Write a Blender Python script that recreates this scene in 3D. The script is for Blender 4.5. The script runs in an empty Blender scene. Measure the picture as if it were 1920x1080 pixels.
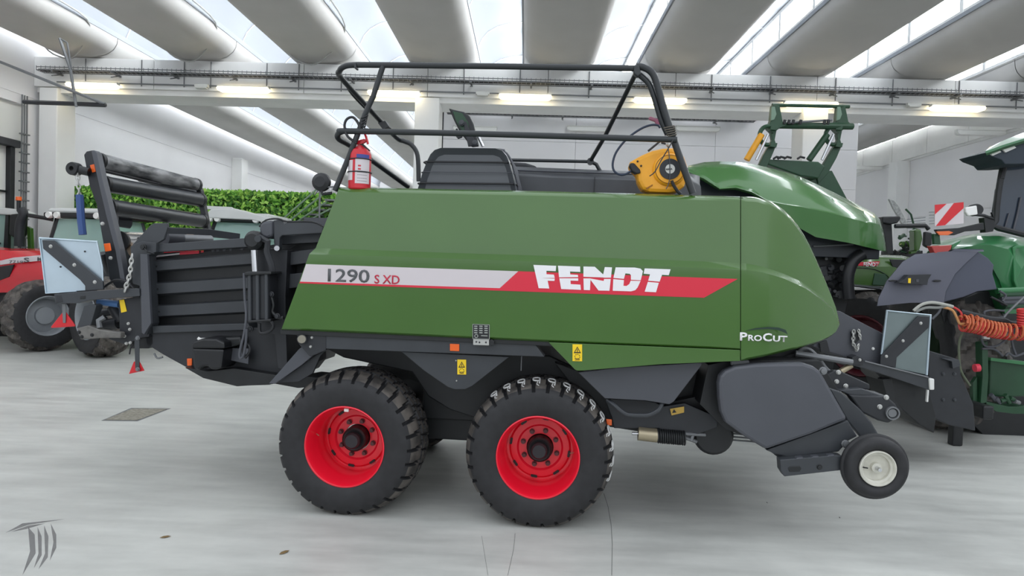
import bpy, bmesh, math, random
from mathutils import Vector, Matrix
random.seed(7)
sc = bpy.context.scene
COL = sc.collection
PI = math.pi

# ---------------------------------------------------------------- camera
CAMZ = 1.9
FPX = 1300.0
_v = Vector((25 / FPX, 35 / FPX, -1)).normalized()          # world +Y seen by the camera
_n = Vector((1, -0.031, 0)).cross(_v)
if _n.y < 0: _n = -_n
_n.normalize()
_x = _v.cross(_n).normalized()
W2C = Matrix((( _x.x, _v.x, _n.x), (_x.y, _v.y, _n.y), (_x.z, _v.z, _n.z)))
C2W = W2C.transposed()
cam = bpy.data.cameras.new('camera')
camo = bpy.data.objects.new('camera', cam); COL.objects.link(camo)
cam.sensor_width = 36; cam.lens = FPX / 1920 * 36
cam.clip_start = 0.05; cam.clip_end = 300
camo.matrix_world = Matrix.Translation((0, 0, CAMZ)) @ C2W.to_4x4()
sc.camera = camo
# ---------------------------------------------------------------- light, world, exposure
wd = bpy.data.worlds.new('world'); sc.world = wd; wd.use_nodes = True
bg = wd.node_tree.nodes['Background']
bg.inputs[0].default_value = (0.88, 0.93, 1.0, 1); bg.inputs[1].default_value = 1.08
PANE_E = 7.6
sc.view_settings.view_transform = 'Standard'; sc.view_settings.look = 'None'
sc.view_settings.gamma = 1; sc.view_settings.use_curve_mapping = False
sc.view_settings.exposure = 0.52
sc.cycles.use_denoising = True
sc.cycles.max_bounces = 8; sc.cycles.diffuse_bounces = 5; sc.cycles.glossy_bounces = 3
sc.cycles.transmission_bounces = 4; sc.cycles.sample_clamp_indirect = 6

# ---------------------------------------------------------------- materials
def lin(c):
    c = c / 255
    return c / 12.92 if c < 0.04045 else ((c + 0.055) / 1.055) ** 2.4
MATS = {}
def M(name, rgb=(128, 128, 128), rough=0.5, metal=0.0, noise=0.0, nscale=8.0, coat=0.0, emit=0.0, bump=0.0, alpha=1.0, rgb2=None, trans=0.0, spec=0.5, stretch=None):
    if name in MATS: return MATS[name]
    m = bpy.data.materials.new(name); m.use_nodes = True
    nt = m.node_tree; b = nt.nodes['Principled BSDF']
    c = tuple(lin(v) for v in rgb) + (1,)
    b.inputs['Base Color'].default_value = c
    b.inputs['Roughness'].default_value = rough
    b.inputs['Metallic'].default_value = metal
    b.inputs['Specular IOR Level'].default_value = spec
    b.inputs['Coat Weight'].default_value = coat
    b.inputs['Coat Roughness'].default_value = 0.06
    b.inputs['Transmission Weight'].default_value = trans
    b.inputs['Alpha'].default_value = alpha
    if emit:
        b.inputs['Emission Color'].default_value = c; b.inputs['Emission Strength'].default_value = emit
    if noise or bump or rgb2:
        tc = nt.nodes.new('ShaderNodeTexCoord'); nz = nt.nodes.new('ShaderNodeTexNoise')
        nz.inputs['Scale'].default_value = nscale; nz.inputs['Detail'].default_value = 5
        if stretch:
            mp = nt.nodes.new('ShaderNodeMapping'); mp.inputs['Scale'].default_value = stretch
            nt.links.new(tc.outputs['Object'], mp.inputs[0]); nt.links.new(mp.outputs[0], nz.inputs['Vector'])
        else:
            nt.links.new(tc.outputs['Object'], nz.inputs['Vector'])
        if noise or rgb2:
            rp = nt.nodes.new('ShaderNodeValToRGB')
            rp.color_ramp.elements[0].position = 0.35; rp.color_ramp.elements[1].position = 0.65
            if rgb2: a, d = c, tuple(lin(v) for v in rgb2) + (1,)
            else:
                a = tuple(max(0, v * (1 - noise)) for v in c[:3]) + (1,)
                d = tuple(min(1, v * (1 + noise)) for v in c[:3]) + (1,)
            rp.color_ramp.elements[0].color = a; rp.color_ramp.elements[1].color = d
            nt.links.new(nz.outputs[0], rp.inputs[0]); nt.links.new(rp.outputs[0], b.inputs['Base Color'])
        if bump:
            bp = nt.nodes.new('ShaderNodeBump'); bp.inputs['Strength'].default_value = bump
            bp.inputs['Distance'].default_value = 0.01
            nt.links.new(nz.outputs[0], bp.inputs['Height']); nt.links.new(bp.outputs[0], b.inputs['Normal'])
    MATS[name] = m
    return m
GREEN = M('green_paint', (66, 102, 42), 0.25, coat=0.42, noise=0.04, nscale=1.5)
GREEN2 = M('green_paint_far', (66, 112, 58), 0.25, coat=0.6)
DGREEN = M('dark_green_paint', (33, 70, 45), 0.4, noise=0.1, nscale=5)
JGREEN = M('tractor_green', (44, 116, 66), 0.3, coat=0.5)
GREY = M('machine_grey', (56, 59, 63), 0.42, noise=0.08, nscale=5)
LGREY = M('panel_grey', (74, 76, 82), 0.45, noise=0.05, nscale=3)
DGREY = M('dark_machine_grey', (40, 42, 46), 0.5, noise=0.12, nscale=6)
BLACK = M('black_paint', (26, 28, 30), 0.45, noise=0.15, nscale=9)
TUBE = M('rail_black', (36, 40, 42), 0.35)
RUB = M('tyre_rubber', (36, 36, 38), 0.62, noise=0.18, nscale=14, bump=0.15)
TREAD = M('tyre_tread', (58, 55, 53), 0.6, rgb2=(100, 94, 88), nscale=9, bump=0.2)
RED = M('rim_red', (235, 24, 50), 0.3, coat=0.4)
REDM = M('red_paint', (205, 22, 40), 0.25, coat=0.6)
REDT = M('decal_red', (214, 40, 62), 0.35)
WHT = M('decal_white', (206, 198, 200), 0.4)
WHT2 = M('lettering_white', (236, 234, 236), 0.4)
TXT = M('lettering_grey', (82, 84, 86), 0.4)
TXTR = M('lettering_red', (190, 34, 62), 0.4)
YEL = M('sticker_yellow', (246, 208, 32), 0.4)
YOR = M('reel_yellow', (240, 168, 38), 0.42, noise=0.08, nscale=6)
ORG = M('reflector_orange', (240, 104, 40), 0.25)
RFR = M('reflector_red', (205, 36, 44), 0.3)
CHR = M('chrome', (205, 206, 208), 0.2, metal=0.9)
ZINC = M('zinc_sheet', (190, 206, 216), 0.35, metal=0.55, noise=0.05, nscale=3)
ZDARK = M('zinc_sheet_dark', (120, 132, 132), 0.4, metal=0.5, noise=0.06, nscale=3)
BOLT = M('bolt_zinc', (190, 190, 186), 0.35, metal=0.6)
BRASS = M('brass_sleeve', (176, 164, 138), 0.35, metal=0.6)
ROLL = M('roller_black', (44, 47, 50), 0.32, noise=0.1, nscale=6)
ROLLD = M('roller_dusty', (46, 48, 50), 0.4, rgb2=(150, 150, 150), nscale=5, stretch=(3, 1, 3))
BLUE = M('blue_hose', (52, 78, 130), 0.6)
HOSE = M('hose_black', (30, 31, 34), 0.45)
WALLM = M('wall_paint', (230, 229, 230), 0.8, noise=0.02, nscale=0.6)
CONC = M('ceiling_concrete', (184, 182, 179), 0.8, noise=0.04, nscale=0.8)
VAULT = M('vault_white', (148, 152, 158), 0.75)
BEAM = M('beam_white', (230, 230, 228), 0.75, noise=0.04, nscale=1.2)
COLM = M('column_white', (232, 232, 230), 0.75, noise=0.03, nscale=1)
STEEL = M('galvanised', (120, 122, 124), 0.45, metal=0.4)
PANE = M('daylight_pane', (246, 251, 255), 0.5, emit=PANE_E)
LAMP = M('lamp_diffuser', (255, 238, 196), 0.5, emit=4.5)
LAMPB = M('lamp_body', (205, 205, 200), 0.5)
GLASS = M('cab_glass', (176, 214, 204), 0.08, metal=0.0, alpha=0.5, spec=0.8)
DGLASS = M('dark_cab_glass', (52, 62, 74), 0.08, spec=0.8)
CABW = M('cab_roof_white', (206, 208, 206), 0.4)
LEAF = M('hedge_leaf', (92, 158, 44), 0.55, rgb2=(146, 204, 78), nscale=3)
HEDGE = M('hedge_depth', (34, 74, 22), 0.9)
OHOSE = M('orange_coil', (196, 104, 66), 0.6)
RHOSE = M('red_coil', (205, 60, 60), 0.4)
SEAL = M('seam_dark', (38, 58, 34), 0.6)
WHP = M('white_plastic', (230, 230, 226), 0.4)
RIMW = M('rim_cream', (206, 204, 192), 0.4, noise=0.08, nscale=18)
CHALK = M('chalk', (214, 214, 212), 0.9, noise=0.1, nscale=40)
DIRT = M('concrete_cover', (150, 146, 134), 0.9, rgb2=(118, 114, 102), nscale=26)

# ---------------------------------------------------------------- frames and mesh helpers
class Frame:
    """a ground-standing local frame; (px,py) of the photograph are put on its plane t = const"""
    def __init__(s, x, y, deg=0):
        s.o = Vector((x, y, 0)); a = math.radians(deg)
        s.S = Vector((math.cos(a), -math.sin(a), 0)); s.T = Vector((math.sin(a), math.cos(a), 0)); s.rz = -a
    def P(s, px, py, t=0.0):
        d = C2W @ Vector((px - 960, 540 - py, -FPX))
        c = Vector((0, 0, CAMZ)) - s.o
        k = (t - c.dot(s.T)) / d.dot(s.T)
        w = c + d * k
        return Vector((w.dot(s.S), t, w.z))
WORLD = Frame(0, 0, 0)
def G(px, py, z=0.0):
    d = C2W @ Vector((px - 960, 540 - py, -FPX)); k = (z - CAMZ) / d.z
    return Vector((d.x * k, d.y * k, z))

def setp(o, parent=None, label=None, cat=None, group=None, kind=None):
    if parent is not None: o.parent = parent
    if label: o['label'] = label
    if cat: o['category'] = cat
    if group: o['group'] = group
    if kind: o['kind'] = kind
    return o
def empty(name, fr=None, label=None, cat=None, group=None, kind=None, loc=None):
    o = bpy.data.objects.new(name, None); COL.objects.link(o); o.empty_display_size = 0.2
    if fr is not None: o.location = fr.o; o.rotation_euler = (0, 0, fr.rz)
    if loc is not None: o.location = loc
    return setp(o, None, label, cat, group, kind)
def mk(name, vs, fs, mat, parent=None, smooth=False, bevel=0, solid=0, fix=True, **kw):
    me = bpy.data.meshes.new(name)
    me.from_pydata([tuple(v) for v in vs], [], fs)
    if fix:
        bm = bmesh.new(); bm.from_mesh(me); bmesh.ops.recalc_face_normals(bm, faces=bm.faces); bm.to_mesh(me); bm.free()
    mats = mat if isinstance(mat, (list, tuple)) else [mat]
    for m in mats: me.materials.append(m)
    if smooth:
        me.polygons.foreach_set('use_smooth', [True] * len(me.polygons))
        if smooth != 2: me.set_sharp_from_angle(angle=math.radians(35))
    o = bpy.data.objects.new(name, me); COL.objects.link(o)
    if bevel:
        b = o.modifiers.new('b', 'BEVEL'); b.width = bevel; b.segments = 2; b.limit_method = 'ANGLE'; b.angle_limit = math.radians(40)
    if solid:
        b = o.modifiers.new('s', 'SOLIDIFY'); b.thickness = solid; b.offset = 0
    return setp(o, parent, **kw)
class MB:
    def __init__(s): s.v = []; s.f = []
    def add(s, vs, fs):
        n = len(s.v); s.v += [Vector(v) for v in vs]; s.f += [tuple(i + n for i in f) for f in fs]
    def box(s, a, b):
        x0, y0, z0 = a; x1, y1, z1 = b
        s.add([(x0, y0, z0), (x1, y0, z0), (x1, y1, z0), (x0, y1, z0), (x0, y0, z1), (x1, y0, z1), (x1, y1, z1), (x0, y1, z1)],
              [(0, 3, 2, 1), (4, 5, 6, 7), (0, 1, 5, 4), (1, 2, 6, 5), (2, 3, 7, 6), (3, 0, 4, 7)])
    def prism(s, pts, t0, t1):      # pts (s,z)
        n = len(pts)
        s.add([(p[0], t0, p[1]) for p in pts] + [(p[0], t1, p[1]) for p in pts],
              [tuple(range(n)), tuple(range(2 * n - 1, n - 1, -1))] + [(i, i + n, (i + 1) % n + n, (i + 1) % n) for i in range(n)])
    def cyl(s, p0, p1, r, r2=None, n=16, cap=True):
        p0, p1 = Vector(p0), Vector(p1); r2 = r if r2 is None else r2
        d = (p1 - p0).normalized(); u = d.orthogonal().normalized(); w = d.cross(u)
        vs = []
        for p, rr in ((p0, r), (p1, r2)):
            for i in range(n):
                a = 2 * PI * i / n; vs.append(p + u * math.cos(a) * rr + w * math.sin(a) * rr)
        fs = [(i, (i + 1) % n, (i + 1) % n + n, i + n) for i in range(n)]
        if cap: fs += [tuple(range(n - 1, -1, -1)), tuple(range(n, 2 * n))]
        s.add(vs, fs)
    def tube(s, pts, r, n=8, smooth=0, closed=False):
        pts = [Vector(p) for p in pts]
        if smooth: pts = catmull(pts, smooth)
        d0 = (pts[1] - pts[0]).normalized(); u = d0.orthogonal().normalized()
        vs = []; m = len(pts)
        for i, p in enumerate(pts):
            if closed: d = (pts[(i + 1) % m] - pts[i - 1])
            else: d = (pts[min(i + 1, m - 1)] - pts[max(i - 1, 0)])
            d.normalize(); u = (u - d * u.dot(d))
            if u.length < 1e-6: u = d.orthogonal()
            u.normalize(); w = d.cross(u)
            for k in range(n):
                a = 2 * PI * k / n; vs.append(p + (u * math.cos(a) + w * math.sin(a)) * r)
        fs = []
        for i in range(m if closed else m - 1):
            j = (i + 1) % m
            for k in range(n): fs.append((i * n + k, i * n + (k + 1) % n, j * n + (k + 1) % n, j * n + k))
        if not closed: fs += [tuple(range(n - 1, -1, -1)), tuple((m - 1) * n + k for k in range(n))]
        s.add(vs, fs)
    def lathe(s, prof, n=48, c=(0, 0, 0), ax='t', closed=False):
        """prof [(r, t)], around the t axis through c"""
        c = Vector(c); vs = []
        for r, t in prof:
            for i in range(n):
                a = 2 * PI * i / n
                if ax == 't': vs.append(c + Vector((math.cos(a) * r, t, math.sin(a) * r)))
                elif ax == 's': vs.append(c + Vector((t, math.cos(a) * r, math.sin(a) * r)))
                else: vs.append(c + Vector((math.cos(a) * r, math.sin(a) * r, t)))
        fs = []; m = len(prof)
        for j in range(m if closed else m - 1):
            q = (j + 1) % m
            for i in range(n): fs.append((j * n + i, j * n + (i + 1) % n, q * n + (i + 1) % n, q * n + i))
        s.add(vs, fs)
    def obj(s, name, mat, parent=None, **kw): return mk(name, s.v, s.f, mat, parent, **kw)
def catmull(pts, k):
    out = []; n = len(pts)
    for i in range(n - 1):
        a, b, c, d = pts[max(i - 1, 0)], pts[i], pts[i + 1], pts[min(i + 2, n - 1)]
        for j in range(k):
            t = j / k
            out.append(0.5 * ((2 * b) + (c - a) * t + (2 * a - 5 * b + 4 * c - d) * t * t + (3 * b - a - 3 * c + d) * t ** 3))
    out.append(pts[-1]); return out
def crop(x0, y0, k):
    """read-off helper: coordinates measured in an enlarged view of the photograph -> photograph pixels"""
    return lambda *p: [(x0 + x * k, y0 + y * k) for x, y in p]
def plate(fr, name, px, t, th, mat, parent=None, bevel=0.004, **kw):
    pts = [fr.P(x, y, t) for x, y in px]
    b = MB(); b.prism([(p.x, p.z) for p in pts], t, t + th)
    return b.obj(name, mat, parent, bevel=bevel, **kw)
def tube(fr, name, pts, r, mat, parent=None, n=8, smooth=0, **kw):
    b = MB(); b.tube([fr.P(*p) for p in pts], r, n, smooth)
    return b.obj(name, mat, parent, smooth=True, **kw)
def cylp(fr, name, p0, p1, r, mat, parent=None, n=20, r2=None, **kw):
    b = MB(); b.cyl(fr.P(*p0), fr.P(*p1), r, r2, n)
    return b.obj(name, mat, parent, smooth=True, **kw)
def bolts(fr, px, t, r, mat, parent, name='bolt'):
    me = None
    for x, y in px:
        p = fr.P(x, y, t)
        if me is None:
            b = MB(); b.lathe([(r * 1.3, 0.012), (r * 1.3, 0), (r, -0.002), (r * 0.9, -r * 0.7), (0.0005, -r * 0.8)], 10)
            o = b.obj(name, mat, parent, smooth=True); me = o.data
        else:
            o = bpy.data.objects.new(name, me); COL.objects.link(o); o.parent = parent
        o.location = p
def text(fr, name, s, px, py, h_px, t, mat, parent, shear=0.0, sx=1.0, bold=0.0, rot=0.0, w_px=None):
    cu = bpy.data.curves.new(name, 'FONT'); cu.body = s; cu.size = 1; cu.extrude = 0.0; cu.offset = bold; cu.resolution_u = 3
    to = bpy.data.objects.new('tmp', cu); COL.objects.link(to)
    dg = bpy.context.evaluated_depsgraph_get(); me = bpy.data.meshes.new_from_object(to.evaluated_get(dg))
    bpy.data.objects.remove(to); bpy.data.curves.remove(cu)
    ys = [v.co.y for v in me.vertices]; xs = [v.co.x for v in me.vertices]
    y0, y1, x0, x1 = min(ys), max(ys), min(xs), max(xs)
    p = fr.P(px, py, t); q = fr.P(px, py - h_px, t); k = (q.z - p.z) / (y1 - y0)
    kx = k * sx
    if w_px: kx = (fr.P(px + w_px, py, t).x - p.x) / (x1 - x0)
    ca, sa = math.cos(rot), math.sin(rot)
    for v in me.vertices:
        y = (v.co.y - y0) * k; x = (v.co.x - x0) * kx + y * shear
        v.co = (p.x + x * ca - y * sa, t, p.z + x * sa + y * ca)
    me.materials.append(mat)
    o = bpy.data.objects.new(name, me); COL.objects.link(o)
    b = o.modifiers.new('s', 'SOLIDIFY'); b.thickness = 0.002; b.offset = 0
    return setp(o, parent)
def skin(fr, name, cols, mat, parent=None, solid=0.012, smooth=True, **kw):
    """loft: cols = list of columns, each a list of (px,py,t)"""
    m = len(cols[0]); vs = [fr.P(*p) for c in cols for p in c]
    fs = [(i * m + j, (i + 1) * m + j, (i + 1) * m + j + 1, i * m + j + 1) for i in range(len(cols) - 1) for j in range(m - 1)]
    o = mk(name, vs, fs, mat, parent, smooth=smooth, **kw)
    if solid:
        b = o.modifiers.new('s', 'SOLIDIFY'); b.thickness = solid; b.offset = -1
    if smooth:
        b = o.modifiers.new('w', 'WEIGHTED_NORMAL'); b.keep_sharp = True; b.weight = 90
    return o
def interp(pts, x):
    if x <= pts[0][0]: return pts[0][1]
    for (a, b), (c, d) in zip(pts, pts[1:]):
        if x <= c: return b + (d - b) * (x - a) / (c - a)
    return pts[-1][1]
def chain(fr, name, pts, r, mat, parent, link=0.03):
    """a real chain: each link a torus, all one stuff part"""
    P = [fr.P(*p) for p in pts]; b = MB(); L = [(P[i + 1] - P[i]).length for i in range(len(P) - 1)]
    tot = sum(L); n = max(3, int(tot / (link * 1.35))); odd = 0
    for i in range(n + 1):
        d = tot * i / n; k = 0
        while k < len(L) - 1 and d > L[k]: d -= L[k]; k += 1
        c = P[k] + (P[k + 1] - P[k]) * (d / L[k]); ax = (P[k + 1] - P[k]).normalized()
        u = ax.orthogonal().normalized(); w = ax.cross(u)
        side = u if odd else w; odd ^= 1
        ring = [c + ax * math.cos(a) * link + side * math.sin(a) * link * 0.55 for a in [2 * PI * q / 10 for q in range(10)]]
        b.tube(ring, r, 5, closed=True)
    return b.obj(name, mat, parent, smooth=True, kind='stuff')

# ================================================================ THE HALL
# floor
def floor_mat():
    m = bpy.data.materials.new('polished_concrete'); m.use_nodes = True; nt = m.node_tree; b = nt.nodes['Principled BSDF']
    tc = nt.nodes.new('ShaderNodeTexCoord')
    def nz(sc_, det, rot, st):
        mp = nt.nodes.new('ShaderNodeMapping'); mp.inputs['Scale'].default_value = st; mp.inputs['Rotation'].default_value = (0, 0, rot)
        n = nt.nodes.new('ShaderNodeTexNoise'); n.inputs['Scale'].default_value = sc_; n.inputs['Detail'].default_value = det
        nt.links.new(tc.outputs['Object'], mp.inputs[0]); nt.links.new(mp.outputs[0], n.inputs['Vector']); return n
    a = nz(0.7, 6, 0, (1, 1, 1)); c = nz(1.2, 8, 0.7, (1, 5, 1)); e = nz(14, 4, 0, (1, 1, 1))
    mx = nt.nodes.new('ShaderNodeMath'); mx.operation = 'ADD'; nt.links.new(a.outputs[0], mx.inputs[0]); nt.links.new(c.outputs[0], mx.inputs[1])
    m2 = nt.nodes.new('ShaderNodeMath'); m2.operation = 'MULTIPLY_ADD'; m2.inputs[1].default_value = 0.15
    nt.links.new(e.outputs[0], m2.inputs[0]); nt.links.new(mx.outputs[0], m2.inputs[2])
    rp = nt.nodes.new('ShaderNodeValToRGB'); el = rp.color_ramp.elements
    el[0].position = 0.75; el[1].position = 1.35
    el[0].position = 0.70; el[0].color = (lin(176), lin(177), lin(172), 1); el[1].position = 1.0; el[1].color = (lin(206), lin(207), lin(201), 1)
    mr = nt.nodes.new('ShaderNodeMapRange'); mr.inputs[1].default_value = 0.6; mr.inputs[2].default_value = 1.6
    nt.links.new(m2.outputs[0], mr.inputs[0]); nt.links.new(mr.outputs[0], rp.inputs[0]); nt.links.new(rp.outputs[0], b.inputs['Base Color'])
    el[0].position = 0.2; el[1].position = 0.75
    rr = nt.nodes.new('ShaderNodeMapRange'); rr.inputs[3].default_value = 0.28; rr.inputs[4].default_value = 0.5
    nt.links.new(c.outputs[0], rr.inputs[0]); nt.links.new(rr.outputs[0], b.inputs['Roughness'])
    b.inputs['Specular IOR Level'].default_value = 0.45
    return m
XL, XR, YF, YB = -11.9, 12.8, -9.0, 46.0
b = MB(); b.box((XL - 1, YF, -0.2), (XR + 1, YB, 0)); floor = b.obj('floor', floor_mat(), kind='structure')
b = MB(); b.box((XL - 0.3, YF - .3, 0), (XR + 0.3, YF, 2.0)); b.obj('light_screen_front', M('light_screen_grey', (120, 122, 124), .8), kind='structure')  # added unseen low wall, screens light and reflections from the open front
# left wall
b = MB(); b.box((XL - 0.3, YF, 5.62), (XL, YB, 7.3)); b.box((XL - 0.3, YF, 0), (XL, 13.2, 5.6)); b.box((XL - 0.3, 16.3, 0), (XL, YB, 5.6))
b.box((XL - 0.3, 13.2, 5.4), (XL, 16.3, 5.6)); b.box((XL - 0.32, YF, 5.55), (XL - 0.015, YB, 5.65))
wl = b.obj('wall_left', WALLM, kind='structure')
# right wall: lower wall, upper band of panels, glazed strip
b = MB(); b.box((XR, YF, 0), (XR + 0.3, YB, 3.98)); b.box((XR, YF, 4.0), (XR + 0.3, YB, 6.0)); b.box((XR + 0.02, YF, 3.9), (XR + 0.3, YB, 4.1))
wr = b.obj('wall_right', WALLM, kind='structure')
me = None
for i in range(16):
    y = 12 + i * 2.1
    if me is None:
        b = MB(); b.box((XR - 0.12, 0.012, 6.0), (XR + 0.3, 2.088, 6.82)); o = b.obj('wall_panel', BEAM, wr, bevel=0.01); me = o.data
    else:
        o = bpy.data.objects.new('wall_panel', me); COL.objects.link(o); o.parent = wr
    o.location = (0, y, 0)
b = MB(); b.box((XR - 0.05, YF, 5.93), (XR + 0.2, YB, 6.0)); b.obj('wall_ledge', BEAM, wr)
b = MB(); b.box((XR + 0.02, YF, 7.12), (XR + 0.3, YB, 7.5)); b.obj('wall_coping', BEAM, wr)
wn = empty('window_1', kind='structure')
me = None
for i in range(16):
    if me is None:
        b = MB(); b.box((XR + 0.05, 0.04, 6.83), (XR + 0.08, 2.06, 7.11)); o = b.obj('pane', PANE, wn); me = o.data
    else:
        o = bpy.data.objects.new('pane', me); COL.objects.link(o); o.parent = wn
    o.location = (0, 12 + i * 2.1, 0)
b = MB()
for i in range(17): b.box((XR - 0.02, 12 + i * 2.1 - 0.045, 6.82), (XR + 0.1, 12 + i * 2.1 + 0.045, 7.12))
b.obj('mullion', BEAM, wn)
for i, d in enumerate((23.6,)):
    b = MB(); b.box((XR - 0.45, d, 0), (XR, d + 0.55, 5.93)); b.obj('trim_1', COLM, kind='structure', bevel=0.02)
b = MB(); b.box((XL, 27.7, 0), (XL + 0.42, 28.3, 6.0)); b.obj('trim_2', COLM, kind='structure', bevel=0.02)
b = MB(); b.box((XL - 0.3, YB, 0), (XR + 0.3, YB + 0.3, 7.9)); b.obj('wall_back', WALLM, kind='structure')
# enclosure wall in the middle distance
wx0, wx1, wy = -2.55, 9.15, 19.6
we = empty('wall_centre', kind='structure', loc=(0, 0, 0))
rows = [0, 1.1, 2.2, 3.3, 4.4, 5.5, 6.32]
for a, c in zip(rows, rows[1:]):
    for x0, x1 in ((wx0, 1.3), (1.3, 5.2), (5.2, wx1)):
        b = MB(); b.box((x0 + 0.004, wy, a + 0.004), (x1 - 0.004, wy + 0.25, c - 0.004)); b.obj('wall_panel', WALLM, we)
b = MB(); b.box((wx0, wy + 0.1, 0), (wx1, wy + 0.26, 6.3)); b.obj('wall_backing', WALLM, we)
b = MB(); b.box((wx0 - 0.02, wy - 0.01, 0), (wx0 + 0.12, wy + 0.3, 6.32)); b.obj('corner_trim', DGREY, we)
# columns
for i, x in enumerate((-11.55, -2.45, 6.7)):
    b = MB(); w = 0.29 if i else 0.22
    b.box((x - w, 16.5, 0), (x + w, 17.2, 5.9)); b.obj('trim_%d' % (i + 3), COLM, kind='structure', bevel=0.02)
# main beam made of segments with open joints
be = empty('trim_6', kind='structure')
xs = [XL, -9.0, -5.4, -2.45, 0.4, 3.4, 6.7, 9.9, XR]
for a, c in zip(xs, xs[1:]):
    b = MB(); b.box((a + 0.006, 16.5, 5.92), (c - 0.006, 17.2, 6.62)); b.obj('beam_segment', BEAM, be, bevel=0.008)
b = MB(); b.box((XL, 16.62, 5.8), (XR, 17.6, 5.93)); b.obj('beam_flange', BEAM, be, bevel=0.01)
b = MB(); b.box((XL, 16.6, 5.94), (XR, 17.1, 6.6)); b.obj('beam_core', BEAM, be)
# roof: wing beams, vaults, glazing
PER, LX0 = 2.85, -0.2
ceil = empty('ceiling', kind='structure')
def trough_prof():
    pts = [(0, 7.18), (0.0, 7.08)]
    for i in range(0, 13):
        a = PI + PI * i / 12
        x = 0.875 + 0.875 * math.copysign(abs(math.cos(a)) ** 0.75, math.cos(a)); z = 7.1 + 0.48 * -abs(math.sin(a)) ** 0.8
        pts.append((x, z))
    pts += [(1.75, 7.18)]
    for i in range(12, -1, -1):
        a = PI + PI * i / 12
        x = 0.875 + 0.80 * math.cos(a); z = 7.18 - 0.42 * abs(math.sin(a)); pts.append((x, z))
    return pts
TP = trough_prof()
def section(name, pts, y0, y1, mat, parent, x, closed=True, share=None, **kw):
    if share is None:
        n = len(pts)
        vs = [(p[0], y0, p[1]) for p in pts] + [(p[0], y1, p[1]) for p in pts]
        fs = [(i, (i + 1) % n, (i + 1) % n + n, i + n) for i in range(n if closed else n - 1)]
        o = mk(name, vs, fs, mat, parent, smooth=True, fix=closed, **kw)
    else:
        o = bpy.data.objects.new(name, share); COL.objects.link(o); setp(o, parent)
    o.location = (x, 0, 0); return o
vp = []
for i in range(9):
    a = i / 8 * PI / 2
    vp.append((-1.1 + 1.1 * math.sin(a) ** 1.0 * 1.0, 7.16 + 0.62 * (1 - math.cos(a)) ** 0.0 * math.sin(a)))
vp = [(-1.12, 7.14), (-1.10, 7.24), (-1.02, 7.42), (-0.88, 7.58), (-0.66, 7.71), (-0.40, 7.79), (-0.12, 7.83), (0.03, 7.84)]
vv = vp + [(x, z + 0.08) for x, z in reversed(vp)]
ts = vs_ = ls = None; YR = 8.25; SEG = [(YR, 16.45), (16.45, 29.8), (29.8, YB)]
for si, (y0, y1) in enumerate(SEG):
    ts = vs_ = None
    for k in range(-5, 6):
        x = LX0 + PER * k
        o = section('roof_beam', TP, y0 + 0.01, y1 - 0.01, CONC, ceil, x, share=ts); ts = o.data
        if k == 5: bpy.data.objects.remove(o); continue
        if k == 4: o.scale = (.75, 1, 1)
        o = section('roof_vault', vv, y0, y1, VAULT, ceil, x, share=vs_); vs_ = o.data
b = MB()
for k in range(-5, 4):
    x = LX0 + PER * k
    b.box((x + 1.70, YR, 7.08), (x + 1.76, YB, 7.20))
    b.box((x - 0.03, YR, 7.06), (x + 0.05, YB, 7.14))
b.box((12.4, YR, 7.10), (13.2, YB, 7.16)); b.obj('roof_lip', VAULT, ceil)
b = MB()                                   # curved ribs on the vaults at the joints
for k in range(-4, 5):
    x = LX0 + PER * k
    for j in range(5, 18):
        b.tube([(x + p[0] + 0.01, -4 + j * 2.6, p[1] - 0.01) for p in vp], 0.012, 5)
b.obj('vault_joint', BEAM, ceil, kind='stuff')
pane_me = None; wi = 2
for k in range(-4, 5):
    x = LX0 + PER * k
    w = empty('window_%d' % wi, kind='structure'); wi += 1
    for j in range(5, 25):
        if pane_me is None:
            b = MB(); b.box((0.01, 0.06, 7.20), (0.03, 1.79, 7.74)); o = b.obj('pane', PANE, w); pane_me = o.data
        else:
            o = bpy.data.objects.new('pane', pane_me); COL.objects.link(o); o.parent = w
        o.location = (x, -1 + 1.85 * j, 0)
    b = MB()
    for j in range(5, 26): b.box((x - 0.03, -1 + 1.85 * j - 0.06, 7.14), (x + 0.05, -1 + 1.85 * j + 0.06, 7.8))
    b.box((x - 0.02, YR, 7.13), (x + 0.05, 45.2, 7.20)); b.box((x - 0.02, YR, 7.74), (x + 0.05, 45.2, 7.83))
    b.obj('window_frame', BEAM, w)
# drain pipes and cables under the roof beams
for k in (-4, -3, -2):
    x = LX0 + PER * k
    b = MB(); b.tube([(x + 0.1, 16.1, 6.9), (x + 0.5, 16.0, 6.55), (x + 0.9, 16.1, 6.5), (x + 1.5, 15.6, 6.75), (x + 1.8, 15.2, 7.1), (x + 1.9, 13.5, 7.1)], 0.018, 6, smooth=4)
    b.obj('roof_conduit', M('light_conduit', (170, 170, 168), .5), label='thin grey conduit curving under the roof above the %s' % {-4: 'left column', -3: 'second tube lamp from the left', -2: 'third tube lamp from the left'}[k], cat='conduit')
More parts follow.
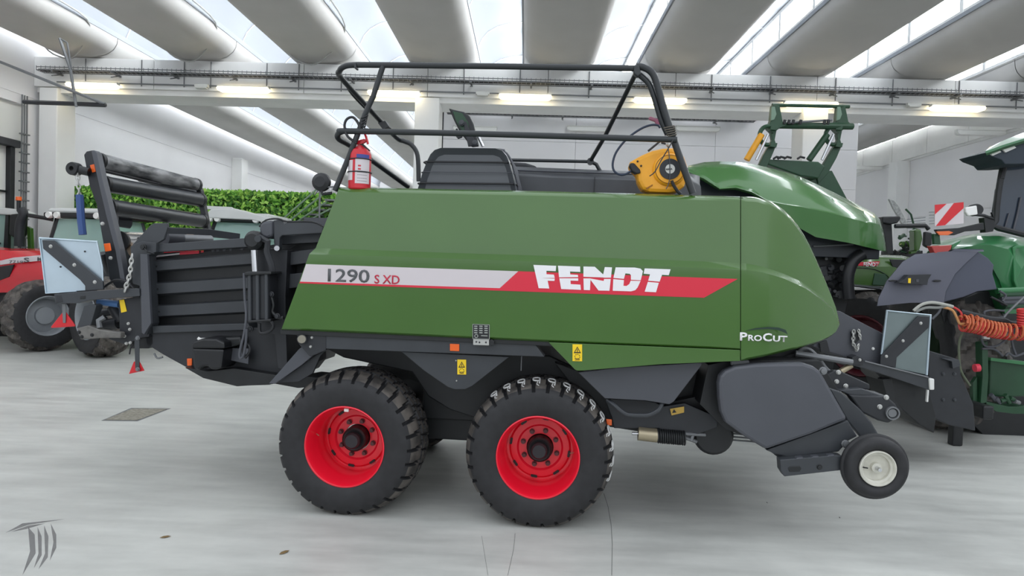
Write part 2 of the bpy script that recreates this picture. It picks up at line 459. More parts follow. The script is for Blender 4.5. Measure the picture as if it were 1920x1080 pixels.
# roof conduits straight hang lines on the beam face
b = MB()
for px in (160, 265, 345, 395, 500, 560, 640, 737, 870, 975, 1105, 1335, 1445, 1568, 1675, 1800, 1908):
    p = WORLD.P(px, 150, 16.48); b.cyl((p.x, 16.485, 5.98), (p.x, 16.485, 6.6), 0.012, n=6)
b.obj('drop_conduit', STEEL, be, kind='stuff')
def tray(x0, x1, y, z, lbl):
    r = empty('cable_tray', loc=(0, 0, 0), label=lbl, cat='cable tray')
    for zz, yy in ((z, y), (z + 0.07, y), (z, y - 0.26), (z + 0.07, y - 0.26)):
        b = MB(); b.cyl((x0, yy, zz), (x1, yy, zz), 0.011, n=6); b.obj('side_wire', STEEL, r)
    b = MB(); n = int((x1 - x0) / 0.11)
    for i in range(n):
        x = x0 + (x1 - x0) * i / n
        b.box((x - 0.005, y - 0.26, z - 0.008), (x + 0.005, y, z)); b.box((x - 0.005, y - 0.265, z), (x + 0.005, y - 0.255, z + 0.10)); b.box((x - 0.005, y, z), (x + 0.005, y + 0.01, z + 0.10))
    b.obj('rung', STEEL, r, kind='stuff')
    for dy in (0.05, 0.11, 0.18):
        b = MB(); b.cyl((x0, y - dy, z + 0.025), (x1, y - dy, z + 0.025), 0.022, n=8); b.obj('cable', HOSE if dy > .1 else STEEL, r)
    n = int((x1 - x0) / 1.4)
    for i in range(n + 1):
        x = x0 + 0.4 + i * 1.4
        if x > x1: break
        b = MB(); b.box((x - 0.02, y - 0.32, z - 0.05), (x + 0.02, y + 0.08, z - 0.01)); b.tube([(x, y + 0.05, z - 0.02), (x, y - 0.3, z - 0.14)], 0.014, 5); b.obj('bracket', STEEL, r)
tray(XL + 0.3, XR - .1, 16.42, 6.22, 'wire cable tray carrying cables along the face of the main white beam')
tray(-2.3, 6.2, 19.44, 6.16, 'wire cable tray along the top of the white wall behind the baler')
b = MB(); b.cyl((XL + 0.6, 16.44, 6.02), (XR, 16.44, 6.02), 0.017, n=6)
b.obj('beam_conduit', STEEL, label='thin straight conduit just below the cable tray on the main beam', cat='conduit')
# lamps
def lamp(x, y, z, L, on, lbl, grp=None, rz=0):
    r = empty('tube_lamp', loc=(x, y, z), label=lbl, cat='lamp', group=grp); r.rotation_euler = (0, 0, rz)
    b = MB(); b.box((-L / 2, 0.0, 0.02), (L / 2, 0.13, 0.09)); b.obj('housing', LAMPB, r, bevel=0.01)
    vs = MB(); pr = [(-L / 2 + 0.0, 0.02), (-L / 2 + .03, -.035), (-L / 2 + .10, -.06), (L / 2 - .10, -.06), (L / 2 - .03, -.035), (L / 2, 0.02), (L / 2 - .04, .05), (-L / 2 + .04, .05)]
    vs.prism(pr, -0.02, 0.15); vs.obj('diffuser', LAMP if on else WHP, r, bevel=0.012)
for x, lb in ((168, 'leftmost lit tube lamp on the main beam, beside the left column'), (453, 'lit tube lamp above the folded rollers of the baler'),
              (737, 'lit tube lamp behind the left end of the baler handrail'), (985, 'lit tube lamp in the middle of the main beam'),
              (1240, 'lit tube lamp behind the right end of the baler handrail'), (1525, 'lit tube lamp behind the raised green loader'), (1802, 'rightmost lit tube lamp on the main beam')):
    p = WORLD.P(x, 170, 16.25); lamp(p.x, 16.3, 5.93, 1.24, True, lb, 'lit tube lamps along the main beam')
    if x in (453, 985, 1802):
        b = MB(); b.box((-.16, 0, 0), (.16, .1, .07)); b.box((-.13, -.02, -.03), (.13, .1, 0))
        o = b.obj('emergency_light', LAMPB, bevel=0.008, label='small unlit grey emergency light left of the ' + {453: 'second lamp from the left', 985: 'middle lamp', 1802: 'rightmost lamp'}[x], cat='light')
        o.location = (p.x - 1.0, 16.32, 5.96)
for x, lb in ((890, 'unlit lamp on the white wall right of the middle column'), (1105, 'unlit lamp on the white wall between the handrail posts'), (1310, 'unlit lamp on the white wall right of the handrail')):
    p = WORLD.P(x, 241, 19.4); lamp(p.x, 19.47, p.z, 1.24, False, lb, 'unlit lamps on the centre wall')
lamp(XR - 0.77, 18.8, 5.905, 1.3, False, 'large unlit lamp under the right wall band near the tractor cab', 'unlit lamps on the right wall', rz=PI / 2 * 0)
lamp(XR - 0.77, 25.2, 5.905, 1.3, False, 'farther unlit lamp on the right wall behind the raised loader', 'unlit lamps on the right wall')
lamp(XR - 0.77, 32.0, 5.905, 1.3, False, 'farthest small unlit lamp on the right wall', 'unlit lamps on the right wall')
# roller door in the left wall with its frame and cables
dr = empty('door_1', kind='structure')
b = MB(); b.box((XL - 0.16, 13.2, 0), (XL - 0.10, 16.3, 5.4)); b.obj('door_leaf', WHP, dr)
b = MB(); b.box((XL - 0.1, 15.76, 0), (XL + 0.02, 15.9, 4.35)); b.obj('door_post', BLACK, dr, bevel=.01)
b = MB()
for z in (0.9, 2.1, 3.3): b.box((XL - 0.1, 13.2, z), (XL - 0.05, 15.8, z + 0.04))
b.obj('door_rail', BLACK, dr)
b = MB(); b.box((XL - 0.1, 13.2, 4.35), (XL + 0.08, 16.0, 4.52)); b.obj('door_roller_box', DGREY, dr, bevel=0.02)
b = MB()
for i in range(3): b.cyl((XL + 0.08, 16.02 + .08 * i, 0.2), (XL + 0.08, 16.02 + .08 * i, 5.6), 0.018, n=8)
for i in range(20): b.box((XL + .04, 15.98, .5 + .22 * i), (XL + .12, 16.24, .53 + .22 * i))
b.obj('cable_riser', STEEL, label='vertical bundle of pipes beside the dark door frame at the far left', cat='pipes')
r = empty('door_track', fr=None, loc=(0, 0, 0), label='steel overhead door track braced by hangers near the left column', cat='track')
wf = WORLD
b = MB(); b.tube([wf.P(0, 116, 14.2), wf.P(198, 196, 14.4)], 0.03, 6); b.obj('diagonal_stay', STEEL, r)
b = MB(); b.tube([wf.P(44, 191, 14.5), wf.P(198, 197, 14.4)], 0.045, 6); b.obj('track_rail', DGREY, r)
b = MB(); b.tube([wf.P(112, 72, 14.4), wf.P(132, 130, 14.4), wf.P(143, 200, 14.4)], 0.03, 6); b.tube([wf.P(112, 72, 14.4), wf.P(126, 80, 14.4), wf.P(134, 130, 14.4)], 0.02, 6); b.obj('hanger', STEEL, r)
# hedge wall
hd = empty('hedge', loc=(0, 17.4, 0), label='long clipped bright green leafy hedge behind the tractors on the left', cat='hedge')
hx0 = -11.80; hx1 = (640 - 985) / 1300 * 17.4
hz = wf.P(350, 355, 17.4).z
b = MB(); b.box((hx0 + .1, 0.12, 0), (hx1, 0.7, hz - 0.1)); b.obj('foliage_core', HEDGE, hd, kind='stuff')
b = MB()
for i in range(9000):
    x = random.uniform(hx0, hx1); top = random.random() < 0.15
    z = hz - abs(random.gauss(0, .05)) if top else random.uniform(1.9, hz)
    y = random.uniform(0, .5) if top else random.uniform(-0.05, 0.14)
    s = random.uniform(0.05, 0.085); a = random.uniform(0, 2 * PI); ti = random.uniform(-.9, .9)
    u = Vector((math.cos(a), ti * .5, math.sin(a))).normalized() * s; w = Vector((-math.sin(a), random.uniform(-.6, .2), math.cos(a))).normalized() * s * .45
    c = Vector((x, y, z)); b.add([c - u, c + w, c + u, c - w], [(0, 1, 2, 3)])
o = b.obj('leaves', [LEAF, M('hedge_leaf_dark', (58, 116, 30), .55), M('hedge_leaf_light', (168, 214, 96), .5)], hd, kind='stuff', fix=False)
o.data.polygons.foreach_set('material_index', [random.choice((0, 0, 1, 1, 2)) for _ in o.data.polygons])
# outdoor-style stair with green-grey rails
st = empty('stair', loc=(0, 0, 0), label='steel stair with slanting grey green handrails behind the rear of the baler', cat='stair')
SR = M('stair_paint', (118, 142, 118), 0.5)
for i in range(5):
    o_ = i * 14
    p0, p1 = wf.P(520 + o_, 420 + i * 1, 16.7), wf.P(597 + o_ * .55, 352 + i * 13, 16.7)
    b = MB(); b.tube([p0, p1], 0.022, 6); b.obj('handrail', SR, st)
b = MB(); p = wf.P(600, 352, 16.7); b.cyl((p.x, 16.7, 2.2), p, 0.025, n=8); b.obj('post', STEEL, st)
b = MB()
for i in range(9):
    p = wf.P(520 + i * 11, 448 - i * 9.0, 16.8); b.box((p.x, 16.8, p.z), (p.x + .28, 17.3, p.z + .04))
b.obj('steps', STEEL, st, kind='stuff')
b = MB(); p = wf.P(572, 408, 16.7); q = wf.P(640, 408, 16.7); b.box((p.x, 16.6, 0), (q.x, 17.3, p.z)); b.obj('landing', LGREY, st)

# things on the floor
def ground_patch(name, px, mat, th=0.002, **kw):
    pts = [G(x, y) for x, y in px]; n = len(pts)
    vs = [(p.x, p.y, 0.0005) for p in pts] + [(p.x, p.y, th) for p in pts]
    return mk(name, vs, [tuple(range(n)), tuple(range(2 * n - 1, n - 1, -1))] + [(i, i + n, (i + 1) % n + n, (i + 1) % n) for i in range(n)], mat, **kw)
mc = empty('drain_cover', label='worn square concrete cover set in the floor left of the baler', cat='cover')
ground_patch('frame', [(190, 789), (246, 765), (320, 766), (258, 790)], STEEL, 0.002, parent=mc)
ground_patch('lid', [(197, 787.5), (249, 766.5), (313, 767.5), (256, 788.5)], DIRT, 0.005, parent=mc)
TM = M('rubber_mark', (128, 126, 126), 0.6, alpha=0.38, noise=0.3, nscale=30)
z5 = crop(0, 700, 0.3518)
for pts in ([(150, 820), (185, 860), (190, 960), (120, 1075), (160, 950)], [(200, 820), (222, 870), (222, 970), (180, 1040), (205, 960)], [(235, 810), (258, 870), (255, 980), (205, 1045), (240, 960)],
            [(270, 800), (300, 860), (300, 930), (265, 1000), (285, 900)], [(30, 850), (120, 800), (340, 778), (150, 808)], [(60, 845), (150, 812), (240, 800), (140, 830)]):
    ground_patch('tyre_mark', z5(*pts), TM, 0.0012, parent=floor)
CR = M('crack_dark', (120, 122, 118), 0.8)
for pts in ([(760, 870), (1128, 0)],):
    pass
def crack(px, w=0.004):
    pts = [G(*p) for p in px]; b = MB()
    for a, c in zip(pts, pts[1:]):
        d = (c - a).normalized(); n = Vector((-d.y, d.x, 0)) * w
        z = Vector((0, 0, 0.0009)); b.add([a - n + z, a + n + z, c + n + z, c - n + z], [(0, 1, 2, 3)])
    b.obj('floor_crack', CR, floor)
crack([(1132, 925), (1140, 950), (1146, 985), (1148, 1020), (1147, 1079)], .0022)
crack([(966, 1000), (963, 1030), (952, 1079)], .0015); crack([(903, 1005), (915, 1079)], .001)
for i, (x, y, lb) in enumerate(((310, 1008, 'dry brown leaf on the floor in front of the rear wheel'), (533, 1037, 'dry tan leaf lying nearest the camera on the floor'), (1574, 972, 'small dark chip on the floor near the small support wheel'), (1438, 944, 'tiny dark chip on the floor between front wheel and support wheel'))):
    p = G(x, y); b = MB(); L = (.035, .04, .012, .01)[i]; W = L * .38
    vs = [(-L, 0, .003), (-L * .3, W, .006), (L * .4, W * .8, .007), (L, 0, .004), (L * .4, -W * .8, .004), (-L * .3, -W, .003), (0, 0, .010)]
    b.add(vs, [(0, 6, 1), (1, 6, 2), (2, 6, 3), (3, 6, 4), (4, 6, 5), (5, 6, 0)])
    o = b.obj('dry_leaf' if i < 2 else 'floor_chip', M('dry_leaf_brown', (118, 96, 60), .8) if i < 2 else BLACK, label=lb, cat='leaf' if i < 2 else 'debris', solid=.001)
    o.location = (p.x, p.y, 0.002); o.rotation_euler = (0, 0, .5 * (i + 1))
# ================================================================ WHEELS
def tyre_mesh(R, Rr, W, lugs, h, kind='flot', n=240, squash=None):
    """tyre about the t axis; t from 0 (outer face) to W; materials: 0 rubber, 1 tread"""
    prof = []
    sw = [(Rr - .012, .10), (Rr - .01, .04), (Rr + .01, .018), (Rr + (R - Rr) * .30, .004), (Rr + (R - Rr) * .52, 0.0), (Rr + (R - Rr) * .70, .010), (Rr + (R - Rr) * .80, .030)]
    m = 26
    for i in range(m + 1):
        u = i / m; t = .055 + (W - .11) * u
        e = abs(2 * u - 1); r = R - (R - Rr) * .14 * e ** 3.2
        prof.append((r, t))
    prof = sw + prof + [(r, W - t) for r, t in reversed(sw)]
    k0, k1 = len(sw), len(sw) + m
    vs = []; fs = []; mi = []; low = set()
    for j, (r, t) in enumerate(prof):
        for i in range(n):
            a = 2 * PI * i / n; rr = r
            if k0 - 1 <= j <= k1 + 1:
                ph = a / (2 * PI) * lugs; u = (t / W) * 2 - 1
                if kind == 'flot':
                    zz = abs((ph % 1) * 2 - 1) * .10
                    g = 0
                    for c in (-.34, .0, .34):
                        if abs(u - (c + zz - .05)) < .035: g = 1
                    if abs(u) > .42 and ((ph + .18 * abs(u)) % 1) < .22: g = 1
                    if abs(u) <= .42 and ((ph + .5 + u * .5) % 1) < .10: g = 1
                    rr = r if not g else r - h
                    if g: low.add(len(vs))
                else:
                    s_ = 1 if u > 0 else -1
                    q = (ph + (0.5 if s_ > 0 else 0) - abs(u) * .9) % 1
                    rr = r if (q < .36 and abs(u) > .02) else r - h
            vs.append(Vector((math.cos(a) * rr, t, math.sin(a) * rr)))
    M_ = len(prof)
    for j in range(M_ - 1):
        for i in range(n):
            fs.append((j * n + i, j * n + (i + 1) % n, (j + 1) * n + (i + 1) % n, (j + 1) * n + i)); mi.append(1 if k0 - 1 <= j <= k1 and not (fs[-1][0] in low or fs[-1][2] in low) else 0)
    if squash is not None:
        for v in vs:
            if v.z < -squash: v.z = -squash
            elif v.z < -squash * .75: pass
    me = bpy.data.meshes.new('tyre'); me.from_pydata([tuple(v) for v in vs], [], fs)
    me.materials.append(RUB); me.materials.append(TREAD)
    me.polygons.foreach_set('material_index', mi); me.polygons.foreach_set('use_smooth', [True] * len(fs)); me.set_sharp_from_angle(angle=math.radians(38))
    return me
def link(name, me, parent, loc=(0, 0, 0), rot=None, **kw):
    o = bpy.data.objects.new(name, me); COL.objects.link(o); o.location = loc
    if rot: o.rotation_euler = rot
    return setp(o, parent, **kw)

# ================================================================ THE BALER
BF = Frame(0, 5.0, 4.2)
BL = empty('square_baler', BF, label='large green square baler with dark grey underbody and two big red rimmed wheels', cat='baler')
P = BF.P
# ---- side panel
TOPL = [(636, 351), (700, 352), (800, 354), (1000, 358), (1200, 363), (1390, 368.5), (1418, 369.5), (1447, 378), (1475, 397), (1500, 427), (1520, 463), (1540, 508), (1556, 546), (1568, 578), (1574, 604)]
CRU = [(592, 465), (869, 475), (960, 477.5), (1390, 492.5), (1427, 499), (1467, 512), (1507, 530), (1540, 553), (1560, 574), (1574, 606)]
CRL = [(580, 476), (960, 489), (1390, 505), (1427, 510), (1467, 521), (1507, 539), (1540, 561), (1560, 579), (1574, 607)]
BOT = [(527, 618), (1028, 641), (1388, 655.5), (1388.1, 677), (1440, 667), (1500, 652), (1540, 640), (1556, 632), (1570, 620), (1574, 608)]
def tin(x):   # how far the nose curls back
    return 0 if x < 1400 else 0.42 * ((x - 1400) / 174) ** 2.2
def column(x, xr=None):
    """xr: own x for each row (left slanted edge)"""
    g = xr or [x] * 9
    ti = tin(x)
    top, cu, cl, bo = TOPL, CRU, CRL, BOT
    f = 1 if x < 1520 else max(0.05, (1574 - x) / 54)
    r = []
    yT = interp(top, g[0]); r.append((g[0], yT + 1, .24 * f + ti + .02)); r.append((g[1], yT, .165 * f + ti)); r.append((g[2], yT + 3.5 * f, .125 * f + ti)); r.append((g[3], yT + 9 * f, .10 * f + ti))
    yu = max(interp(cu, g[4]), yT + 10 * f); r.append((g[4], yu, .065 * f + ti))
    yl = max(interp(cl, g[5]), yu + .5); r.append((g[5], yl, 0 + ti)); r.append((g[6], yl + 1.5, ti))
    yb = max(interp(bo, g[7]), yl + 2); r.append((g[7], yb - 4 * f, ti)); r.append((g[8], yb, .018 + ti))
    return r
edge0 = [636, 636, 635, 633, 592, 580, 579.5, 529, 527.5]
cols = []
for u in (0, .25, .5, .75, 1):
    xs_ = [e + (720 - e) * u for e in edge0]; cols.append(column(700, xs_))
for x in range(780, 1380, 60): cols.append(column(x))
cols.append(column(1387.9))
sp = skin(BF, 'side_panel', cols, GREEN, BL, solid=0.02, label='broad green main side panel')
cols = [column(x) for x in (1389.6, 1400, 1410, 1420, 1432, 1445, 1458, 1470, 1482, 1494, 1506, 1518, 1530, 1541, 1551, 1560, 1567, 1572, 1574)]
np_ = skin(BF, 'nose_panel', cols, GREEN, BL, solid=0.02, label='rounded green nose panel')
o = plate(BF, 'lower_panel', [(1028.5, 641.8), (1060, 643), (1388, 656.3), (1388, 676.8), (1240, 683), (1092, 695), (1082, 695), (1078, 693)], 0.004, .03, GREEN, BL, bevel=.003)
plate(BF, 'panel_seam', [(1386, 370), (1393, 370), (1393, 676), (1386, 676)], .13, .02, SEAL, BL, bevel=0)
plate(BF, 'hinge_rail', [(526, 617), (1060, 640), (1060, 650), (526, 627)], .03, .1, BLACK, BL)
# dark core added to block light inside the shell, roof deck, far side panel
core = [(P(x, y, .2).x, P(x, y, .2).z) for x, y in [(648, 372), (1390, 384), (1420, 400), (1432, 440), (1440, 500), (1440, 560), (1440, 600), (1440, 640), (1360, 660), (640, 628), (560, 610)]]
b = MB(); b.prism(core, .22, 2.35); b.obj('light_block_core', BLACK, BL)
for o_ in [0]: pass
nc = [(P(x, y, .2).x, P(x, y, .2).z) for x, y in [(1430, 400), (1440, 412), (1465, 446), (1490, 500), (1525, 560), (1530, 600), (1500, 635), (1430, 650)]]
b = MB(); b.prism(nc, .62, 1.96); b.obj('nose_core', GREEN, BL)
roof = [(P(x, y, .12).x, P(x, y, .12).z) for x, y in [(640, 352), (1390, 369), (1418, 371), (1447, 380), (1462, 392), (1462, 410), (1440, 398), (1390, 385), (640, 366)]]
b = MB(); b.prism(roof, .19, 2.42); b.obj('top_deck', DGREY, BL)
far = bpy.data.objects.new('side_panel', sp.data); COL.objects.link(far); far.parent = BL; far.scale = (1, -1, 1); far.location = (0, 2.58, 0)
far = bpy.data.objects.new('nose_panel', np_.data); COL.objects.link(far); far.parent = BL; far.scale = (1, -1, 1); far.location = (0, 2.58, 0)
# ---- decals
plate(BF, 'white_stripe', [(573.8, 495.2), (971.7, 508.6), (937, 540.3), (562.6, 528)], -.003, .003, WHT, BL, bevel=0)
plate(BF, 'red_stripe', [(562.6, 528), (937, 540.3), (971.7, 508.6), (1383.3, 523), (1320, 558.3), (935.5, 545), (561.2, 531)], -.003, .003, REDT, BL, bevel=0)
text(BF, 'model_number', '1290', 614.5, 528, 24.5, -.005, TXT, BL, w_px=78, bold=.012)
text(BF, 'model_letters', 'S XD', 702, 531.5, 16.5, -.005, TXTR, BL, w_px=47, bold=.012)
cf = crop(980, 480, .21875)
L = [  # the letters of the name, each cut by the thin red line
    [[(92, 76), (288, 84), (283, 130), (204, 127), (204, 156), (268, 160), (275, 188), (160, 190), (275, 194), (272, 214), (214, 212), (228, 279), (137, 276)]],
    [[(302, 83), (493, 90), (494, 137), (406, 133), (408, 158), (473, 162), (476, 181), (312, 183)], [(314, 191), (476, 191), (476, 213), (410, 211), (412, 241), (495, 246), (499, 290), (330, 283)]],
    [[(521, 90), (618, 92), (690, 158), (704, 95), (766, 97), (757, 186), (698, 186), (691, 184), (521, 178)], [(521, 192), (582, 192), (577, 293), (524, 291)], [(582, 193), (694, 214), (698, 197), (755, 197), (744, 298), (650, 296), (578, 200)]],
    [[(797, 97), (960, 99), (1010, 108), (1031, 130), (1012, 208), (928, 204), (928, 165), (918, 153), (888, 150), (880, 150), (868, 196), (778, 188)], [(777, 198), (868, 206), (864, 255), (890, 257), (915, 240), (926, 212), (1011, 214), (985, 270), (965, 293), (930, 303), (772, 298)]],
    [[(1046, 106), (1268, 114), (1252, 165), (1195, 161), (1174, 220), (1076, 212), (1092, 157), (1037, 152)], [(1073, 222), (1167, 230), (1143, 311), (1046, 306)]]]
for i, ps in enumerate(L):
    b = MB()
    for pp in ps:
        q = [P(x, y, -.007) for x, y in cf(*pp)]; b.prism([(v.x, v.z) for v in q], -.007, -.003)
    b.obj('letter', WHT2, BL)
# cutting-unit name on the nose
for s_, x, w, h in (('P', 1387, 14, 15.5), ('RO', 1402.5, 26, 11.5), ('C', 1430, 17, 15.5), ('UT', 1449, 27, 11.5)):
    text(BF, 'nose_lettering', s_, x, 638.5 + (x - 1387) * .032, h, -.003, WHT2, BL, w_px=w, bold=.03)
ca = crop(960, 340, 1 / 3)
plate(BF, 'swoosh', ca((1310, 842), (1370, 826), (1440, 819), (1500, 822), (1540, 836), (1552, 862), (1535, 852), (1500, 838), (1440, 830), (1370, 834)), -.004, .003, M('swoosh_dark', (26, 52, 40), .4), BL, bevel=0)
def sticker(x0, y0, x1, y1, t, par=BL, fr=BF):
    o = plate(fr, 'warning_sticker', [(x0, y0), (x1, y0 + .4), (x1, y1 + .4), (x0, y1)], t, .003, YEL, par, bevel=0)
    w = x1 - x0; cx = (x0 + x1) / 2; b = MB()
    def tri(k, cy): return [(cx - w * .38 * k, cy + w * .30 * k), (cx + w * .38 * k, cy + w * .30 * k), (cx, cy - w * .38 * k)]
    cy = y0 + w * .62; A = [fr.P(x, y, t - .002) for x, y in tri(1, cy)]; B_ = [fr.P(x, y, t - .002) for x, y in tri(.66, cy)]
    b.add(A + B_, [(0, 1, 4, 3), (1, 2, 5, 4), (2, 0, 3, 5)]); q = [fr.P(x, y, t - .002) for x, y in ((cx - .6, cy - w * .12), (cx + .8, cy - w * .12), (cx + .5, cy + w * .18), (cx - .6, cy + w * .18))]
    b.add(q, [(0, 1, 2, 3)])
    if y1 - y0 > w * 1.3:
        c2 = y0 + w * 1.3; rg = []
        for k in range(16):
            a = 2 * PI * k / 16; rg.append((math.cos(a), math.sin(a)))
        A = [fr.P(cx + x * w * .3, c2 + y * w * .3, t - .002) for x, y in rg]; B_ = [fr.P(cx + x * w * .22, c2 + y * w * .22, t - .002) for x, y in rg]
        b.add(A + B_, [(i, (i + 1) % 16, 16 + (i + 1) % 16, 16 + i) for i in range(0, 16, 2)])
        for k in range(3):
            q = [fr.P(x, y, t - .002) for x, y in ((cx - w * .25, y1 - 5 + k * 1.5), (cx + w * .25, y1 - 5 + k * 1.5), (cx + w * .25, y1 - 4.4 + k * 1.5), (cx - w * .25, y1 - 4.4 + k * 1.5))]; b.add(q, [(0, 1, 2, 3)])
    b.obj('pictogram', BLACK, o, fix=False)
sticker(1073.5, 645.5, 1091.5, 677, 0.0)
# rating plate and its bracket
o = plate(BF, 'rating_plate', [(886.5, 608), (917.5, 609), (917.5, 635.5), (886.5, 634.5)], -.004, .003, BLACK, BL, bevel=0)
b = MB()
for r_ in range(4):
    for c_ in range(3):
        x, y = 889 + c_ * 9.6, 610.5 + r_ * 4.1
        q = [P(x, y, -.005), P(x + 6.2, y + .2, -.005), P(x + 6.2, y + 2.2, -.005), P(x, y + 2.0, -.005)]; b.add(q, [(0, 1, 2, 3)])
q = [P(893 + 3.6 * math.cos(a * PI / 6), 630 + 3.6 * math.sin(a * PI / 6), -.005) for a in range(12)]; q2 = [P(893 + 2.4 * math.cos(a * PI / 6), 630 + 2.4 * math.sin(a * PI / 6), -.005) for a in range(12)]
b.add(q + q2, [(i, (i + 1) % 12, 12 + (i + 1) % 12, 12 + i) for i in range(12)])
q = [P(902, 628.5, -.005), P(914, 629, -.005), P(914, 630.6, -.005), P(902, 630, -.005)]; b.add(q, [(0, 1, 2, 3)])
for a_, c_ in (((886, 608), (918, 609)), ((886, 635), (918, 636)), ((886.4, 608), (886.4, 635)), ((917.6, 609), (917.6, 636))):
    b.tube([P(*a_, -.004), P(*c_, -.004)], .0022, 4)
b.obj('plate_print', M('plate_silver', (160, 164, 158), .5), o, fix=False)
o = plate(BF, 'latch', [(887, 635), (917, 636), (917, 648), (887, 647)], .0, .02, BOLT, BL); bolts(BF, [(893, 641), (899, 642), (911, 642)], -.002, .005, DGREY, o)
o2 = plate(BF, 'latch_hook', [(917, 638), (922, 636), (927, 640), (926, 647), (918, 649)], .0, .02, BLACK, BL)
# ---- grey sill below the panel
plate(BF, 'sill_beam', [(560, 626), (610, 628), (1004, 646), (1021, 669), (612, 654)], .05, .12, GREY, BL)
plate(BF, 'sill_end_plate', [(556, 624), (611, 627), (611, 656), (592, 665), (580, 668), (560, 645)], .045, .1, DGREY, BL)
plate(BF, 'reflector', [(843.5, 644.5), (861, 645.2), (861, 658.6), (843.5, 658)], .042, .008, ORG, BL, bevel=.003)
plate(BF, 'hopper_plate', [(752, 659), (955, 669), (885, 724), (872, 730), (852, 730), (840, 726), (795, 695)], .10, .03, GREY, BL)
bolts(BF, [(855, 676), (856, 714)], .098, .005, BOLT, BL)
sticker(857.5, 674, 874, 702, .095)
plate(BF, 'mudguard_strut', [(560, 655), (582, 640), (590, 664), (566, 684), (515, 720), (504, 719)], .09, .02, LGREY, BL)
plate(BF, 'mudguard_strut', [(612, 655), (592, 666), (520, 718), (560, 716), (586, 700), (600, 668)], .14, .03, DGREY, BL)
bolts(BF, [(584.5, 633), (582, 650)], .04, .008, BOLT, BL)
o = cylp(BF, 'side_lamp', (566, 636, .0), (566, 636, .06), .036, BLACK, BL); cylp(BF, 'lamp_lens', (565.6, 636, -.012), (565.8, 636, .002), .030, M('lens_smoky', (120, 116, 104), .12, metal=.7), o)
# wedge behind rear panel: drop line
tube(BF, 'brake_line', [(978, 668, .2), (977, 695, .2)], .004, STEEL, BL)
# ---- black tube sill under frame between wheels, chassis and axles
b = MB(); A = [P(x, y, .5) for x, y in [(600, 652), (1030, 668), (1100, 700), (1340, 690), (1400, 800), (1340, 815), (1150, 800), (900, 790), (840, 770), (800, 745), (770, 700), (640, 672)]]
b.prism([(v.x, v.z) for v in A], .55, 2.0); b.obj('chassis', BLACK, BL, bevel=.01)
plate(BF, 'under_sheet', [(1040, 680), (1085, 696), (1165, 775), (1345, 735), (1420, 690), (1420, 760), (1330, 830), (1140, 800), (1110, 770)], .42, .1, BLACK, BL)
z8 = crop(1080, 640, .2037)
plate(BF, 'side_sheet', z8((20, 285), (400, 240), (1155, 195), (1160, 215), (900, 555), (860, 580), (640, 545), (265, 525)), .12, .02, LGREY, BL)
plate(BF, 'step_plate', z8((265, 525), (640, 545), (720, 560), (800, 600), (1000, 570), (1310, 700), (1300, 790), (1000, 900), (760, 800), (350, 800), (330, 700)), .3, .05, DGREY, BL)
tube(BF, 'hand_loop', [z8(p)[0] + (t,) for p, t in (((290, 540), .18), ((350, 585), .14), ((420, 645), .12), ((480, 675), .12), ((600, 682), .12), ((680, 675), .12), ((760, 630), .12), ((800, 555), .16))], .017, GREY, BL, n=10, smooth=4)
plate(BF, 'reflector', z8((275, 715), (330, 720), (330, 775), (285, 775)), .24, .01, ORG, BL)
sk = z8((865, 622), (995, 600), (995, 655), (880, 682))
o = plate(BF, 'warning_sticker', sk, .285, .003, M('sticker_dull', (196, 160, 72), .5), BL, bevel=0)
q = [P(x, y, .282) for x, y in z8((885, 660), (925, 655), (902, 625))]; b = MB(); b.add(q, [(0, 1, 2)]); b.obj('pictogram', BLACK, o, fix=False)
cylp(BF, 'sleeve_end', z8((515, 848))[0] + (.3,), z8((575, 850))[0] + (.3,), .012, CHR, BL)
cylp(BF, 'sleeve', z8((572, 848))[0] + (.3,), z8((748, 868))[0] + (.3,), .052, BRASS, BL, n=28)
b = MB(); a0, a1 = P(*z8((745, 868))[0], .3), P(*z8((1000, 890))[0], .3); dd = a1 - a0
hx = [a0 + dd * (i / 160) + Vector((0, math.cos(i * .5), math.sin(i * .5))) * .05 for i in range(161)]
b.tube(hx, .008, 6); spg = b.obj('coil_spring', BLACK, BL, smooth=True)
b = MB(); b.cyl(a0, a1, .034, n=16); b.obj('damper_rod', DGREY, BL, smooth=True)
for pp in (((1000, 850), (1190, 860)), ((1000, 885), (1110, 925)), ((1060, 920), (1080, 840))):
    cylp(BF, 'linkage', z8(pp[0])[0] + (.3,), z8(pp[1])[0] + (.32,), .014, STEEL, BL, n=10)
b = MB(); c_ = P(*z8((1270, 870))[0], .35); b.lathe([(.001, 0), (.13, 0), (.15, .02), (.15, .1), (.001, .1)], 28, c_); b.obj('drive_disc', BLACK, BL, smooth=True)
for k in (0, 1, 2): cylp(BF, 'shaft', (1360, 812 + k * 6, .4), (1460, 820 + k * 6, .4), .007, STEEL, BL, n=8)
